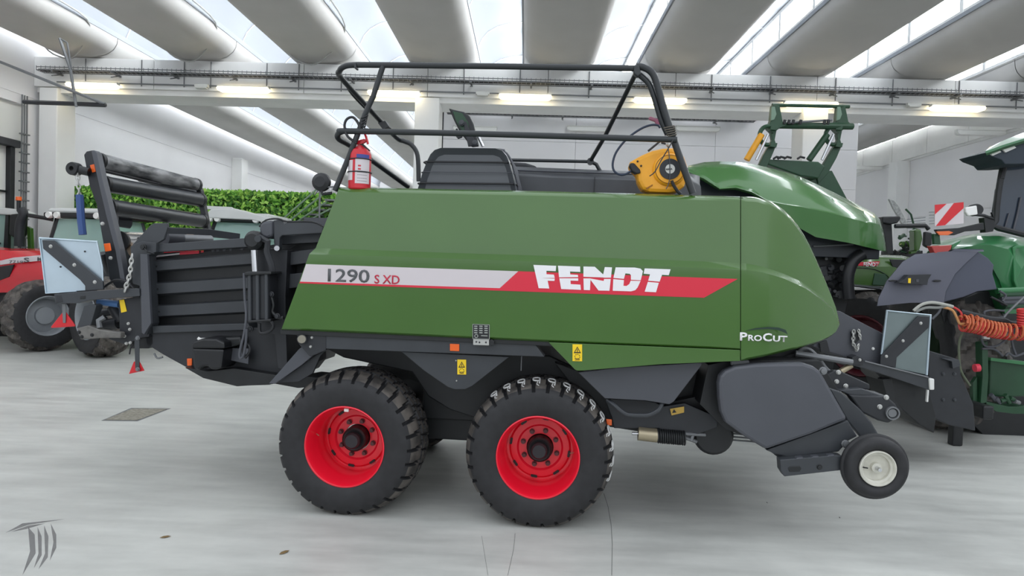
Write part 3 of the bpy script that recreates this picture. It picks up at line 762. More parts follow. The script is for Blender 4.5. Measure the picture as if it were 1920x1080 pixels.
# ---- main wheels
def big_wheel(cx, cz_t, par, t0, first=None):
    pass
TM_ = tyre_mesh(.56, .30, .60, 30, .026, 'flot', 330, squash=.525)
def rim_meshes():
    b = MB()
    b.lathe([(.312, .03), (.308, .016), (.300, .014), (.293, .022), (.288, .05), (.278, .075), (.274, .13), (.262, .155), (.256, .19), (.254, .30), (.262, .31), (.262, .335), (.240, .338), (.225, .325), (.180, .322), (.165, .335), (.105, .335), (.105, .37), (.24, .37), (.31, .5)], 72)
    o1 = b.v, b.f
    return o1
rv, rf = rim_meshes()
me_rim = me_slot = me_nut = me_hub = me_cap = None
def wheel(s, zc, t, slots_lbl):
    global me_rim, me_slot, me_nut, me_hub, me_cap
    ty = link('tyre', TM_, BL, (s, t, zc), label=slots_lbl)
    if me_rim is None:
        o = mk('rim', rv, rf, RED, ty, smooth=True, fix=True); me_rim = o.data
        b = MB(); b.cyl((0, .20, 0), (0, .36, 0), .062, n=28); b.lathe([(.001, .185), (.05, .185), (.062, .20)], 28); o = b.obj('hub_cap', DGREY, ty, smooth=True); me_cap = o.data
        b = MB(); b.lathe([(.082, .24), (.095, .25), (.10, .36)], 32); b.lathe([(.062, .245), (.082, .24)], 32); o = b.obj('hub', BLACK, ty, smooth=True); me_hub = o.data
        b = MB(); b.cyl((0, -.03, 0), (0, .01, 0), .016, n=6); b.cyl((0, -.006, 0), (0, .008, 0), .02, n=14); o = b.obj('wheel_nut', M('nut_grey', (92, 58, 60), .5), ty); me_nut = o.data; o0 = o
        b = MB(); q = []
        for k in range(12):
            a = 2 * PI * k / 12; q.append((math.cos(a) * .010 + (.016 if math.cos(a) > 0 else -.016), math.sin(a) * .010))
        b.prism(q, -.004, .004); o = b.obj('rim_slot', BLACK, ty); me_slot = o.data; o1 = o
    else:
        link('rim', me_rim, ty); link('hub_cap', me_cap, ty); link('hub', me_hub, ty)
        o0 = link('wheel_nut', me_nut, ty); o1 = link('rim_slot', me_slot, ty)
    for k in range(8):
        a = 2 * PI * (k + .5) / 8 + .1
        if k: o0 = link('wheel_nut', me_nut, ty)
        o0.location = (math.cos(a) * .137, .33, math.sin(a) * .137)
        if k: o1 = link('rim_slot', me_slot, ty)
        a += .12
        o1.location = (math.cos(a) * .228, .322, math.sin(a) * .228); o1.rotation_euler = (0, -(a + PI / 2), 0)
    return ty
wf_c = P(1008, 862, 0.03); wr_c = P(643.5, 842, 0.03)
wz = .525
tf = wheel(wf_c.x, wz, .03, 'front wheel tyre with white chalk marks on its tread blocks')
tr = wheel(wr_c.x, wz, .03, 'rear wheel tyre with plain dusty tread')
for s_ in (wf_c.x, wr_c.x):
    o = link('tyre', TM_, BL, (s_, 2.5, wz)); o.scale = (1, -1, 1); b = MB(); b.lathe([(.001, .45), (.2, .47), (.3, .5)], 24); b.obj('wheel_disc', BLACK, o)
b = MB(); b.cyl((wf_c.x, .4, wz), (wf_c.x, 2.2, wz), .07); b.obj('axle', BLACK, BL); b = MB(); b.cyl((wr_c.x, .4, wz), (wr_c.x, 2.2, wz), .07); b.obj('axle', BLACK, BL)
b = MB(); b.box((wr_c.x - .1, .75, wz - .08), (wf_c.x + .1, .95, wz + .16)); b.box((wr_c.x + .45, .7, wz + .1), (wf_c.x - .45, 1.9, 1.1)); b.obj('bogie_beam', BLACK, BL, bevel=.01)
# balance weight, valve stem
b = MB(); b.box((-.02, .035, .262), (.016, .05, .285)); o = b.obj('balance_weight', WHP, tr, bevel=.004); o.rotation_euler = (0, .02, 0)
for ty, an in ((tr, 2.9), (tf, .1)):
    b = MB(); b.cyl((math.cos(an) * .262, .12, math.sin(an) * .262), (math.cos(an) * .235, .10, math.sin(an) * .235), .004, n=6); b.obj('valve_stem', BRASS, ty)
# chalk marks like a letter P on each shoulder block
b = MB()
for k in range(13):
    a = 2 * PI * (k + .62) / 30 - .75 + PI * .12
    if not (-.6 < a < 2.9): continue
    def sp_(u, v):   # u across (0 outer .. 1 inner), v along tread
        t = .055 + .49 * u; e = abs(2 * u - 1); r = .56 - .26 * .14 * e ** 3.2 + .002
        an = a + v; return Vector((math.cos(an) * r, t, math.sin(an) * r))
    shape = [(.06, -.055), (.16, -.055), (.27, -.05), (.30, -.01), (.27, .035), (.17, .03), (.14, -.02), (.15, -.05)]
    b.tube([sp_(u, v) for u, v in shape], .0062, 5, smooth=3)
    b.tube([sp_(.11, -.03), sp_(.03, -.02), sp_(.0, -.05)], .0035, 4)
b.obj('chalk_mark', CHALK, tf, smooth=True, kind='stuff')
# ---- rear chamber
c2 = crop(240, 360, .3518)
RC = .42
plate(BF, 'chamber_wall', c2((95, 345), (660, 300), (860, 300), (1010, 220), (1040, 290), (900, 600), (830, 700), (650, 705), (120, 715)), RC + .08, .04, BLACK, BL)
b = MB(); A = [P(x, y, RC + .1) for x, y in c2((60, 330), (700, 290), (1040, 230), (900, 640), (780, 990), (420, 960), (110, 760))]
b.prism([(v.x, v.z) for v in A], RC + .15, 1.95); b.obj('chamber_body', BLACK, BL)
for rb in (((140, 362), (665, 322), (660, 393), (145, 430)), ((142, 480), (665, 446), (665, 522), (150, 555)), ((150, 600), (665, 570), (665, 648), (158, 673))):
    (x0, y0), (x1, y1), (x2, y2), (x3, y3) = c2(*rb)
    f1 = skin(BF, 'chamber_rib', [[(x0, y0, RC + .08), (x0 + 1, y0 + 3, RC), (x3 + 1, y3 - 4, RC), (x3, y3, RC + .08)], [(x1, y1, RC + .08), (x1, y1 + 3, RC), (x2, y2 - 4, RC), (x2, y2, RC + .08)]], GREY, BL, solid=.008, smooth=False)
bolts(BF, c2((152, 397), (158, 517), (165, 637)), RC - .002, .006, BLACK, BL)
plate(BF, 'chamber_top_rail', c2((148, 278), (645, 244), (650, 292), (150, 320)), RC - .06, .10, GREY, BL)
plate(BF, 'marker_strip', c2((100, 343), (275, 325), (275, 333), (104, 352)), RC + .05, .01, WHT, BL, bevel=0)
plate(BF, 'marker_strip', c2((275, 322), (376, 312), (376, 328), (275, 335)), RC + .05, .01, REDT, BL, bevel=0)
for xx in (388, 445, 470, 505, 540, 600): plate(BF, 'rail_print', c2((xx, 312 - (xx - 388) * .06), (xx + 12, 311 - (xx - 388) * .06), (xx + 12, 322 - (xx - 388) * .06), (xx, 323 - (xx - 388) * .06)), RC + .05, .008, RFR if xx == 388 else LGREY, BL, bevel=0)
plate(BF, 'rear_post', c2((12, 290), (75, 262), (150, 270), (148, 320), (104, 340), (120, 700), (100, 760), (75, 750), (60, 500), (25, 490)), RC - .10, .12, GREY, BL)
plate(BF, 'rear_post_flange', c2((64, 330), (102, 332), (122, 700), (85, 760), (72, 750)), RC - .13, .03, LGREY, BL)
plate(BF, 'post_gusset', c2((20, 285), (118, 178), (140, 166), (208, 166), (210, 190), (190, 252), (150, 276), (148, 300), (80, 300)), RC - .08, .03, GREY, BL)
bolts(BF, c2((80, 293),), RC - .14, .02, BLACK, BL)
tube(BF, 'post_cable', [c2((82, 292))[0] + (RC - .14,), c2((100, 318))[0] + (RC - .15,), c2((140, 330))[0] + (RC - .1,)], .005, HOSE, BL)
tube(BF, 'far_top_rail', [c2((195, 200))[0] + (RC + .9,), c2((590, 240))[0] + (RC + .95,)], .04, DGREY, BL, n=4)
tube(BF, 'far_top_rail', [c2((190, 205))[0] + (RC,), c2((420, 212))[0] + (RC + .3,), c2((590, 236))[0] + (RC + .5,)], .035, GREY, BL, n=4)
cylp(BF, 'press_cylinder', c2((190, 245))[0] + (RC + .15,), c2((275, 250))[0] + (RC + .3,), .07, LGREY, BL); cylp(BF, 'press_rod', c2((275, 250))[0] + (RC + .3,), c2((440, 255))[0] + (RC + .6,), .04, STEEL, BL)
# chamber lower body
plate(BF, 'chamber_sill', c2((128, 715), (640, 700), (660, 735), (132, 752)), RC - .06, .2, GREY, BL)
plate(BF, 'lower_body', c2((90, 745), (660, 722), (830, 735), (845, 960), (800, 1018), (750, 1028), (580, 1034), (400, 988), (330, 945), (190, 868), (100, 812)), RC - .02, .9, DGREY, BL)
plate(BF, 'lower_keel', c2((300, 935), (420, 955), (560, 940), (850, 985), (800, 1020), (580, 1036), (400, 992)), RC - .12, .6, BLACK, BL)
plate(BF, 'hitch_foot', c2((770, 1020), (960, 985), (1010, 990), (1075, 1008), (1040, 1035), (905, 1045)), RC, .3, BLACK, BL)
plate(BF, 'reflector', c2((313, 888), (340, 887), (340, 925), (315, 927)), RC - .03, .01, ORG, BL)
# main pillar and cover at the front of chamber
plate(BF, 'pillar', c2((690, 300), (850, 310), (838, 560), (840, 700), (850, 945), (800, 940), (780, 760), (690, 730)), RC - .12, .2, DGREY, BL)
for rb in (((815, 235), (1030, 218), (1015, 268), (812, 280)), ((850, 322), (1010, 300), (985, 375), (845, 392)), ((848, 438), (985, 425), (960, 500), (850, 515))):
    plate(BF, 'front_rib', c2(*rb), RC - .05, .08, GREY, BL)
plate(BF, 'pivot_cover', c2((698, 200), (700, 172), (722, 156), (770, 150), (768, 235), (740, 250), (705, 235)), RC - .22, .4, LGREY, BL, bevel=.02)
plate(BF, 'pivot_plate', c2((772, 152), (815, 144), (835, 170), (850, 158), (990, 160), (1045, 182), (1035, 220), (820, 232), (808, 245), (806, 300), (795, 312), (778, 300)), RC - .2, .06, GREY, BL, bevel=.008)
tube(BF, 'cover_edge', [c2((700, 185))[0] + (RC - .2,), c2((735, 150))[0] + (RC - .2,), c2((800, 143))[0] + (RC - .22,), c2((850, 158))[0] + (RC - .2,), c2((980, 158))[0] + (RC - .2,), c2((1045, 186))[0] + (RC - .2,)], .007, BLACK, BL, smooth=3)
o = cylp(BF, 'pivot_pin', c2((793, 300))[0] + (RC - .24,), c2((793, 300))[0] + (RC - .15,), .02, CHR, BL)
b = MB(); c_ = P(*c2((675, 258))[0], RC - .22); b.lathe([(.001, -.05), (.05, -.05), (.075, -.02), (.075, .06), (.06, .1), (.001, .1)], 20, c_); b.obj('link_boss', BLACK, BL, smooth=True)
cylp(BF, 'link_pin', c2((690, 250))[0] + (RC - .3,), c2((715, 245))[0] + (RC - .2,), .025, GREY, BL)
tube(BF, 'tension_link', [c2((700, 240))[0] + (RC - .25,), c2((745, 265))[0] + (RC - .25,), c2((740, 320))[0] + (RC - .25,), c2((765, 390))[0] + (RC - .25,), c2((770, 430))[0] + (RC - .25,)], .025, DGREY, BL, n=6)
# the upright density cylinder
cy = empty
cylp(BF, 'ram_rod', c2((674, 310))[0] + (RC - .2,), c2((680, 425))[0] + (RC - .2,), .028, CHR, BL)
plate(BF, 'ram_housing', c2((636, 432), (752, 428), (752, 688), (640, 690)), RC - .30, .16, DGREY, BL, bevel=.02)
for xx in (648, 690, 738): cylp(BF, 'ram_tie', c2((xx, 432))[0] + (RC - .31,), c2((xx + 2, 686))[0] + (RC - .31,), .016, GREY, BL)
plate(BF, 'ram_collar', c2((618, 430), (640, 424), (760, 422), (765, 438), (620, 446)), RC - .34, .2, BLACK, BL, bevel=.008)
plate(BF, 'ram_foot', c2((636, 684), (760, 676), (762, 690), (638, 698)), RC - .33, .2, BLACK, BL, bevel=.008)
tube(BF, 'ram_hose', [c2(p)[0] + (RC - .32,) for p in ((618, 432), (622, 560), (630, 650), (622, 740), (596, 850), (598, 885), (615, 870), (628, 800), (632, 730))], .010, LGREY, BL, smooth=4)
tube(BF, 'ram_hose', [c2(p)[0] + (RC - .3,) for p in ((700, 700), (705, 750), (750, 745), (775, 715), (762, 690))], .014, HOSE, BL, smooth=4)
tube(BF, 'ram_hose', [c2(p)[0] + (RC - .3,) for p in ((630, 880), (612, 850), (622, 815), (645, 818), (648, 850), (625, 885))], .010, HOSE, BL, smooth=4)
tube(BF, 'ram_hose', [c2(p)[0] + (RC - .26,) for p in ((760, 540), (775, 600), (770, 640), (800, 668), (830, 670))], .016, BLACK, BL, smooth=4)
bolts(BF, c2((762, 545), (795, 662), (650, 730), (622, 772)), RC - .28, .018, DGREY, BL)
plate(BF, 'mudflap', c2((512, 830), (645, 835), (640, 918), (512, 890)), RC - .1, .02, LGREY, BL)
plate(BF, 'pump_cover', c2((480, 790), (520, 775), (600, 770), (610, 810), (540, 830), (485, 830)), RC - .14, .12, BLACK, BL, bevel=.02)
# black tank
pts = c2((336, 832), (512, 838), (498, 940), (470, 948), (440, 948), (425, 930), (395, 930), (378, 950), (350, 946))
o = plate(BF, 'hand_wash_tank', pts, RC - .24, .3, M('black_plastic', (24, 25, 28), .4), BL, bevel=.02)
plate(BF, 'tank_lid', c2((334, 834), (334, 812), (350, 795), (400, 780), (470, 782), (514, 802), (516, 836)), RC - .25, .32, M('black_plastic'), o, bevel=.025)
b = MB(); c_ = P(*c2((402, 800))[0], RC - .14); b.lathe([(.001, .03), (.04, .03), (.045, .01), (.05, 0)], 20, c_, ax='z'); b.obj('tank_cap', WHP, o, smooth=True)
tube(BF, 'cap_tab', [c2((402, 795))[0] + (RC - .15,), c2((372, 778))[0] + (RC - .16,)], .012, WHP, o)
tube(BF, 'drain_hose', [c2((140, 860))[0] + (RC,), c2((155, 885))[0] + (RC,), c2((185, 880))[0] + (RC,)], .008, STEEL, BL, smooth=3)
# ---- roller chute folded up
c1 = crop(0, 240, .4352)
zr = crop(60, 260, .14815)
RT0, RT1 = .55, 1.85
def roller(p, q, r, mat):
    o = cylp(BF, 'chute_roller', p + (RT0,), q + (RT1,), r, mat, BL, n=32)
    a = P(*p, RT0); d = (P(*q, RT1) - a).normalized()
    b = MB(); b.cyl(a - d * .02, a + d * .015, r * 1.06, n=28); b.obj('end_cap', BLACK, o, smooth=True)
    b = MB(); e = P(*q, RT1); b.cyl(e - d * .015, e + d * .02, r * 1.06, n=28); b.obj('end_cap', BLACK, o, smooth=True)
roller((186, 302), (366, 347), .068, ROLLD)
roller((196, 345), (375, 375), .068, ROLL)
roller((206, 388), (378, 414), .068, ROLL)
roller((224, 452), (330, 452), .08, CHR)
cylp(BF, 'chute_tube', (246, 470, .6), (360, 448, 1.2), .05, M('tan_steel', (150, 128, 104), .5), BL)
arm = c1((360, 115), (372, 100), (398, 95), (412, 110), (450, 290), (540, 665), (530, 690), (500, 690), (470, 650), (415, 330), (385, 250))
plate(BF, 'chute_arm', arm, RT0 - .07, .08, DGREY, BL, bevel=.008)
plate(BF, 'chute_arm_flange', c1((393, 100), (403, 95), (415, 105), (440, 220), (470, 340), (515, 520), (540, 665), (520, 665), (497, 530), (455, 370), (425, 240)), RT0 - .13, .07, LGREY, BL, bevel=.004)
plate(BF, 'chute_arm', c1((832, 240), (850, 232), (866, 270), (900, 440), (880, 440), (858, 340), (845, 330)), RT1 + .02, .06, DGREY, BL)
plate(BF, 'reflector', c1((386, 160), (405, 155), (412, 188), (396, 192)), RT0 - .08, .008, ORG, BL)
plate(BF, 'reflector', zr(*[(x * 0 + a, y_) for a, y_, x in ()]) if False else [(194, 457), (206, 455.5), (208.5, 470), (197, 472)], RT0 - .14, .008, ORG, BL)
bolts(BF, c1((440, 412), (475, 560)), RT0 - .14, .012, BOLT, BL)
for a_, c_ in (((432, 180), (690, 240)), ((450, 300), (640, 215))):
    pass
tube(BF, 'gas_strut', [c1((438, 183))[0] + (RT0,), c1((690, 242))[0] + (1.3,)], .014, HOSE, BL)
tube(BF, 'gas_strut_rod', [c1((600, 222))[0] + (1.1,), c1((840, 275))[0] + (1.8,)], .02, DGREY, BL)
b = MB(); c_ = P(*c1((318, 176))[0], .42); b.lathe([(.02, -.03), (.05, -.03), (.055, -.02), (.055, .04), (.02, .04)], 20, c_, closed=True); b.obj('tie_eye', BLACK, BL, smooth=True)
cylp(BF, 'tie_tube', c1((330, 178))[0] + (.43,), c1((385, 190))[0] + (.45,), .035, BLACK, BL)
chain(BF, 'hook_chain', [c1((333, 195))[0] + (.42,), c1((342, 290))[0] + (.42,)], .006, BOLT, BL, .024)
tube(BF, 'blue_strap', [c1((343, 288))[0] + (.42,), c1((350, 400))[0] + (.42,), c1((357, 460))[0] + (.42,)], .030, BLUE, BL, n=8)
chain(BF, 'safety_chain', [c1((568, 555))[0] + (RC - .15,), c1((560, 630))[0] + (RC - .15,), c1((540, 695))[0] + (RC - .15,)], .007, BOLT, BL, .024)
for p_, q_, r_ in (((505, 500), (560, 540), .05), ((520, 560), (570, 600), .06), ((500, 400), (560, 410), .05), ((440, 540), (470, 620), .035)):
    cylp(BF, 'linkage', c1(p_)[0] + (.8,), c1(q_)[0] + (.9,), r_, DGREY, BL)
plate(BF, 'inner_frame', c1((480, 520), (560, 470), (600, 470), (600, 690), (520, 690)), .75, .1, BLACK, BL)
tube(BF, 'rear_cable', [c1(p)[0] + (.4,) for p in ((440, 690), (470, 670), (500, 655), (540, 660), (575, 690))], .010, HOSE, BL, smooth=4)
# near side marker board
o = plate(BF, 'marker_board', c1((170, 474), (330, 484), (418, 490), (440, 590), (444, 695), (198, 712)), .34, .012, ZINC, BL, label='bare zinc sheet board')
tube(BF, 'board_rim', [c1(p)[0] + (.335,) for p in ((170, 474), (418, 490), (440, 600), (444, 695))], .008, ZINC, o)
tube(BF, 'board_rim', [c1(p)[0] + (.335,) for p in ((170, 474), (198, 712), (330, 704))], .006, ZINC, o)
plate(BF, 'board_brace', c1((180, 482), (228, 484), (442, 662), (444, 696), (366, 702), (366, 680), (345, 655), (185, 520)), .31, .02, GREY, BL)
bolts(BF, c1((218, 510), (320, 590), (408, 664)), .31, .012, BOLT, BL); bolts(BF, c1((260, 598), (278, 590), (258, 520), (365, 532)), .336, .006, DGREY, BL)
plate(BF, 'chute_side_bar', c1((232, 716), (345, 706), (590, 690), (600, 694), (602, 724), (380, 742), (340, 755), (240, 757)), .28, .10, GREY, BL)
plate(BF, 'bar_slot', c1((344, 724), (368, 722), (368, 737), (344, 738)), .277, .01, BLACK, BL)
plate(BF, 'bar_end', c1((240, 722), (262, 720), (272, 750), (240, 755)), .277, .01, DGREY, BL)
plate(BF, 'chute_link_arm', c1((362, 768), (402, 758), (415, 765), (388, 860), (360, 870), (330, 862)), .3, .08, GREY, BL)
plate(BF, 'chute_link', c1((330, 862), (380, 850), (430, 868), (520, 880), (520, 905), (430, 905), (345, 912)), .28, .06, M('worn_steel', (104, 102, 98), .5, noise=.2, nscale=20), BL, bevel=.01)
bolts(BF, c1((340, 880), (396, 892), (352, 900)), .277, .012, BLACK, BL)
tube(BF, 'adjuster', [c1((430, 860))[0] + (.3,), c1((425, 830))[0] + (.3,), c1((450, 815))[0] + (.32,)], .022, STEEL, BL)
cylp(BF, 'blue_ram', c1((424, 748))[0] + (.42,), c1((515, 760))[0] + (.42,), .028, M('blue_ram_paint', (70, 110, 160), .4), BL)
for p_, q_, r_ in (((420, 800), (500, 790), .03), ((440, 820), (470, 880), .04), ((480, 770), (520, 830), .04), ((450, 850), (510, 840), .05)):
    cylp(BF, 'linkage', c1(p_)[0] + (.5,), c1(q_)[0] + (.5,), r_, DGREY, BL)
plate(BF, 'rear_plate', c1((510, 742), (600, 725), (625, 760), (645, 880), (640, 900), (600, 905), (545, 935), (470, 910), (460, 895), (515, 880)), RC - .05, .05, DGREY, BL)
bolts(BF, c1((552, 843), (558, 868), (535, 897), (543, 928), (560, 925)), RC - .06, .010, BOLT, BL)
plate(BF, 'warning_sticker', c1((514, 742), (534, 739), (546, 790), (522, 796)), RC - .055, .003, YEL, BL, bevel=0)
plate(BF, 'rear_foot', c1((560, 900), (660, 890), (660, 930), (640, 950), (560, 950)), RC - .02, .1, BLACK, BL)
tube(BF, 'plug_cable', [c1((575, 930))[0] + (RC - .06,), c1((562, 950))[0] + (RC - .06,), c1((558, 975))[0] + (RC - .06,)], .006, HOSE, BL)
plate(BF, 'reflector_hanger', c1((578, 905), (600, 902), (600, 1045), (582, 1045)), RC - .1, .008, GREY, BL)
bolts(BF, c1((592, 905), (592, 1040)), RC - .11, .014, STEEL, BL)
plate(BF, 'triangle_reflector', c1((576, 1006), (600, 1008), (620, 1046), (554, 1060)), RC - .09, .012, RFR, BL)
plate(BF, 'triangle_hanger', c1((266, 756), (284, 756), (282, 840), (270, 840)), .33, .008, STEEL, BL)
plate(BF, 'triangle_reflector', c1((272, 790), (280, 790), (323, 850), (322, 855), (220, 862), (220, 855)), .34, .012, RFR, BL)
# ---- handrails
rl = .022
RA = [(655, 272, .35), (637, 262, .22), (633, 254, .16), (640, 247, .14), (660, 246, .13), (900, 251, .13), (1269, 262, .13)]
tube(BF, 'handrail', [(1193, 128, .15), (900, 124, .15), (715, 122, .15), (662, 122, .15), (645, 125, .17), (637, 133, .22), (640, 146, .35), (693, 205, .9), (742, 257, 1.45), (758, 265, 1.5), (772, 272, 1.5), (783, 292, 1.5), (785, 340, 1.5)], rl, TUBE, BL, n=12, smooth=5)
tube(BF, 'handrail', RA[::-1] + [(700, 303, .8), (765, 350, 1.3)], rl, TUBE, BL, n=12, smooth=4)
tube(BF, 'rail_post', [(718, 124, .15), (700, 180, .15), (684, 215, .15), (674, 243, .15), (655, 292, .15), (628, 358, .15)], rl * .95, TUBE, BL, n=12)
tube(BF, 'rail_post', [(1193, 125, .16), (1206, 126, .16), (1222, 136, .16), (1231, 155, .16), (1245, 205, .16), (1262, 258, .16), (1280, 310, .16), (1299, 363, .16)], rl * 1.15, TUBE, BL, n=12, smooth=4)
tube(BF, 'rail_post', [(1195, 137, .2), (1216, 156, .2), (1226, 180, .2), (1240, 225, .2), (1252, 252, .2)], rl, TUBE, BL, n=12, smooth=4)
plate(BF, 'rail_joint', [(1188, 122), (1199, 122), (1202, 138), (1196, 144), (1188, 138)], .12, .06, TUBE, BL, bevel=.01)
tube(BF, 'rail_strut', [(1192, 138, .2), (1134, 256, .9), (1107, 302, 1.3)], rl * .8, TUBE, BL, n=10)
tube(BF, 'far_rail', [(955, 300, 1.3), (1107, 303, 1.3)], rl * .7, TUBE, BL, n=10); tube(BF, 'far_rail', [(1107, 303, 1.3), (1118, 308, 1.3), (1126, 322, 1.3)], rl * .8, TUBE, BL, n=10)
b = MB(); c_ = P(1107, 303, 1.3); b.lathe([(.001, -.03), (.03, -.03), (.03, .03), (.001, .03)], 14, c_); b.obj('rail_knuckle', TUBE, BL, smooth=True)
plate(BF, 'far_lamp', [(708, 230), (722, 226), (730, 238), (718, 243)], 1.1, .08, BLACK, BL)
plate(BF, 'rail_clip', [(663, 118), (668, 117), (668, 128), (664, 128)], .12, .06, TUBE, BL); 
for k in range(5): tube(BF, 'cable_tie', [(676 + k * .8, 222 + k * 5, .12), (690 - k * 1.6, 216 + k * 5, .12), (688 - k, 222 + k * 5, .18), (676 + k, 226 + k * 5, .18)], .004, HOSE, BL)
for k in range(5): tube(BF, 'cable_tie', [(1244 + k * 2, 240 + k * 4, .12), (1264 + k * 1, 236 + k * 4, .12), (1264, 241 + k * 4, .2), (1246 + k * 2, 246 + k * 4, .2)], .004, M('rope', (90, 84, 74), .8), BL)
tube(BF, 'rail_hose', [(675, 245, .12), (672, 232, .12), (662, 220, .12), (650, 224, .12), (646, 238, .12), (652, 256, .12), (668, 268, .14)], .010, HOSE, BL, smooth=4)
tube(BF, 'rail_hose', [(1262, 262, .1), (1254, 277, .08), (1240, 300, .06), (1228, 322, .02), (1218, 330, .0)], .004, HOSE, BL, smooth=3)
tube(BF, 'rail_hose', [(645, 150, .4), (655, 170, .6), (672, 190, .75), (690, 208, .9)], .010, HOSE, BL, smooth=3)
# ---- ribbed grey cover on the roof
cvt0, cvt1 = .45, 1.5
sect = [(781, 357), (786, 340), (791, 322), (800, 300), (806, 288), (814, 280), (826, 276), (930, 277), (942, 281), (950, 290), (956, 303), (962, 325), (966, 340), (969, 360)]
base = [P(x, y, cvt0) for x, y in sect]; cxm = sum(v.x for v in base) / len(base)
rings = []
for t, k, dz in ((cvt0 + .05, .90, -.05), (cvt0 + .02, .95, -.02), (cvt0, .985, -.005), (cvt0 + .03, 1.0, 0), (cvt1 - .05, 1.0, 0), (cvt1, .92, -.04)):
    rings.append([Vector((cxm + (v.x - cxm) * k, t, v.z + (dz if v.z > base[0].z + .05 else 0))) for v in base])
n_ = len(base); vs_l = [v for r_ in rings for v in r_]
fs_l = [(i * n_ + j, i * n_ + j + 1, (i + 1) * n_ + j + 1, (i + 1) * n_ + j) for i in range(len(rings) - 1) for j in range(n_ - 1)] + [tuple(range(n_ - 1, -1, -1)), tuple(range((len(rings) - 1) * n_, len(rings) * n_))]
cv = mk('twine_cover', vs_l, fs_l, M('cover_grey', (84, 88, 92), .35, coat=.2), BL, smooth=True)
for (xa, xb, y, th) in ((794, 956, 303, 3.5), (789, 962, 322, 1.6), (783, 967, 343, 3.5)):
    A = P(xa, y, cvt0); B_ = P(xb, y + 2, cvt0)
    b = MB(); b.tube([A + Vector((0, .35, 0)), A + Vector((-.004, .04, 0)), A + Vector((.02, -.003, 0)), B_ + Vector((-.02, -.003, 0)), B_ + Vector((.004, .04, 0)), B_ + Vector((0, .35, 0))], .0065 * th / 3, 6)
    b.obj('cover_groove' if th > 2 else 'cover_ridge', BLACK if th > 2 else LGREY, cv)
for k in range(6):
    tt = cvt0 + .12 + k * .16; A = P(955, 300, tt); 
    b = MB(); b.tube([(cxm + (v.x - cxm) * 1.01, tt, v.z + .004) for v in base[6:]], .012, 6, smooth=2); b.obj('cover_rib', LGREY, cv, smooth=True)
# raised work lamp flap
c3 = crop(600, 90, 1 / 3.6)
o = plate(BF, 'hatch_flap', c3((868, 405), (900, 415), (970, 430), (1010, 460), (1035, 510), (1050, 570), (1070, 660), (1020, 665), (985, 620), (940, 560), (905, 490)), .72, .05, BLACK, BL, bevel=.01)
plate(BF, 'flap_stay', c3((965, 500), (985, 495), (1060, 655), (1000, 665)), .70, .02, DGREY, o); bolts(BF, c3((955, 505), (1045, 640)), .69, .02, GREY, o)
plate(BF, 'flap_glass', c3((895, 425), (960, 440), (1000, 500), (1010, 560), (960, 560), (920, 500)), .715, .006, DGREEN, o)
plate(BF, 'flap_bracket', c3((915, 545), (925, 540), (960, 600), (930, 612), (918, 598)), .7, .03, BLACK, o)
tube(BF, 'flap_prop', [c3((1070, 600))[0] + (.75,), c3((1100, 665))[0] + (.75,)], .012, CHR, o)
# long dark guard behind
skin(BF, 'knotter_guard', [[(958, 312, 1.3), (958, 320, 1.1), (958, 330, 1.02), (958, 366, 1.0)], [(1060, 316, 1.3), (1060, 324, 1.1), (1060, 334, 1.02), (1060, 370, 1.0)], [(1180, 321, 1.3), (1180, 328, 1.1), (1180, 338, 1.02), (1180, 372, 1.0)], [(1290, 324, 1.3), (1290, 331, 1.1), (1290, 341, 1.02), (1290, 376, 1.0)], [(1312, 330, 1.4), (1312, 345, 1.3), (1314, 350, 1.25), (1316, 380, 1.2)]], GREY, BL, solid=.02)
plate(BF, 'guard_joint', [(1114.5, 332), (1116, 332), (1114, 366), (1112.5, 366)], .995, .01, BLACK, BL, bevel=0)
tube(BF, 'guard_edge', [(960, 319, 1.08), (1290, 330, 1.08)], .008, LGREY, BL)
o = plate(BF, 'twine_box_far', [(955, 303), (985, 305), (1005, 311), (1012, 322), (955, 322)], 1.5, .5, DGREY, BL, bevel=.02)
# mirror/lamp at rear left
b = MB(); c_ = P(601, 341, .15)
b.lathe([(.001, -.02), (.04, -.02), (.068, .0), (.072, .03), (.05, .06), (.001, .07)], 24, c_); b.obj('rear_work_lamp', BLACK, BL, smooth=True)
tube(BF, 'lamp_arm', [(600, 352, .16), (605, 364, .16), (622, 362, .16)], .012, BLACK, BL); tube(BF, 'lamp_arm', [(590, 365, .16), (600, 352, .16), (625, 350, .16)], .006, STEEL, BL)
# ---- front right lower parts
c6 = crop(1320, 540, .3889)
sh = c6((70, 460), (78, 425), (100, 400), (150, 378), (250, 366), (400, 362), (480, 362), (530, 378), (562, 402), (590, 450), (640, 540), (694, 634), (520, 705), (300, 780), (200, 720), (105, 650), (82, 600), (72, 530))
def bulge(fr, name, px, t, dep, mat, par, rings=4, back=.25):
    base = [fr.P(x, y, t) for x, y in px]; n = len(base); c = sum(base, Vector()) / n
    vs = []; 
    for k in range(rings + 1):
        a = k / rings * PI / 2; s = 1 - (1 - math.cos(a)) * .0 - (1 - math.cos(PI / 2 - a)) * 0
        sc_ = .86 + .14 * math.sin(PI / 2 - (a)) ** .5 if k < rings else .86
        dd_ = -dep * math.sin(a)
        vs += [Vector((c.x + (v.x - c.x) * sc_, t + dd_, c.z + (v.z - c.z) * sc_)) for v in base]
    fs = [(i * n + j, i * n + (j + 1) % n, (i + 1) * n + (j + 1) % n, (i + 1) * n + j) for i in range(rings) for j in range(n)] + [tuple(range(rings * n, (rings + 1) * n))]
    m0 = len(vs); vs += [Vector((v.x, t + back, v.z)) for v in base]; fs += [(j, (j + 1) % n, m0 + (j + 1) % n, m0 + j) for j in range(n)]
    return mk(name, vs, fs, mat, par, smooth=True)
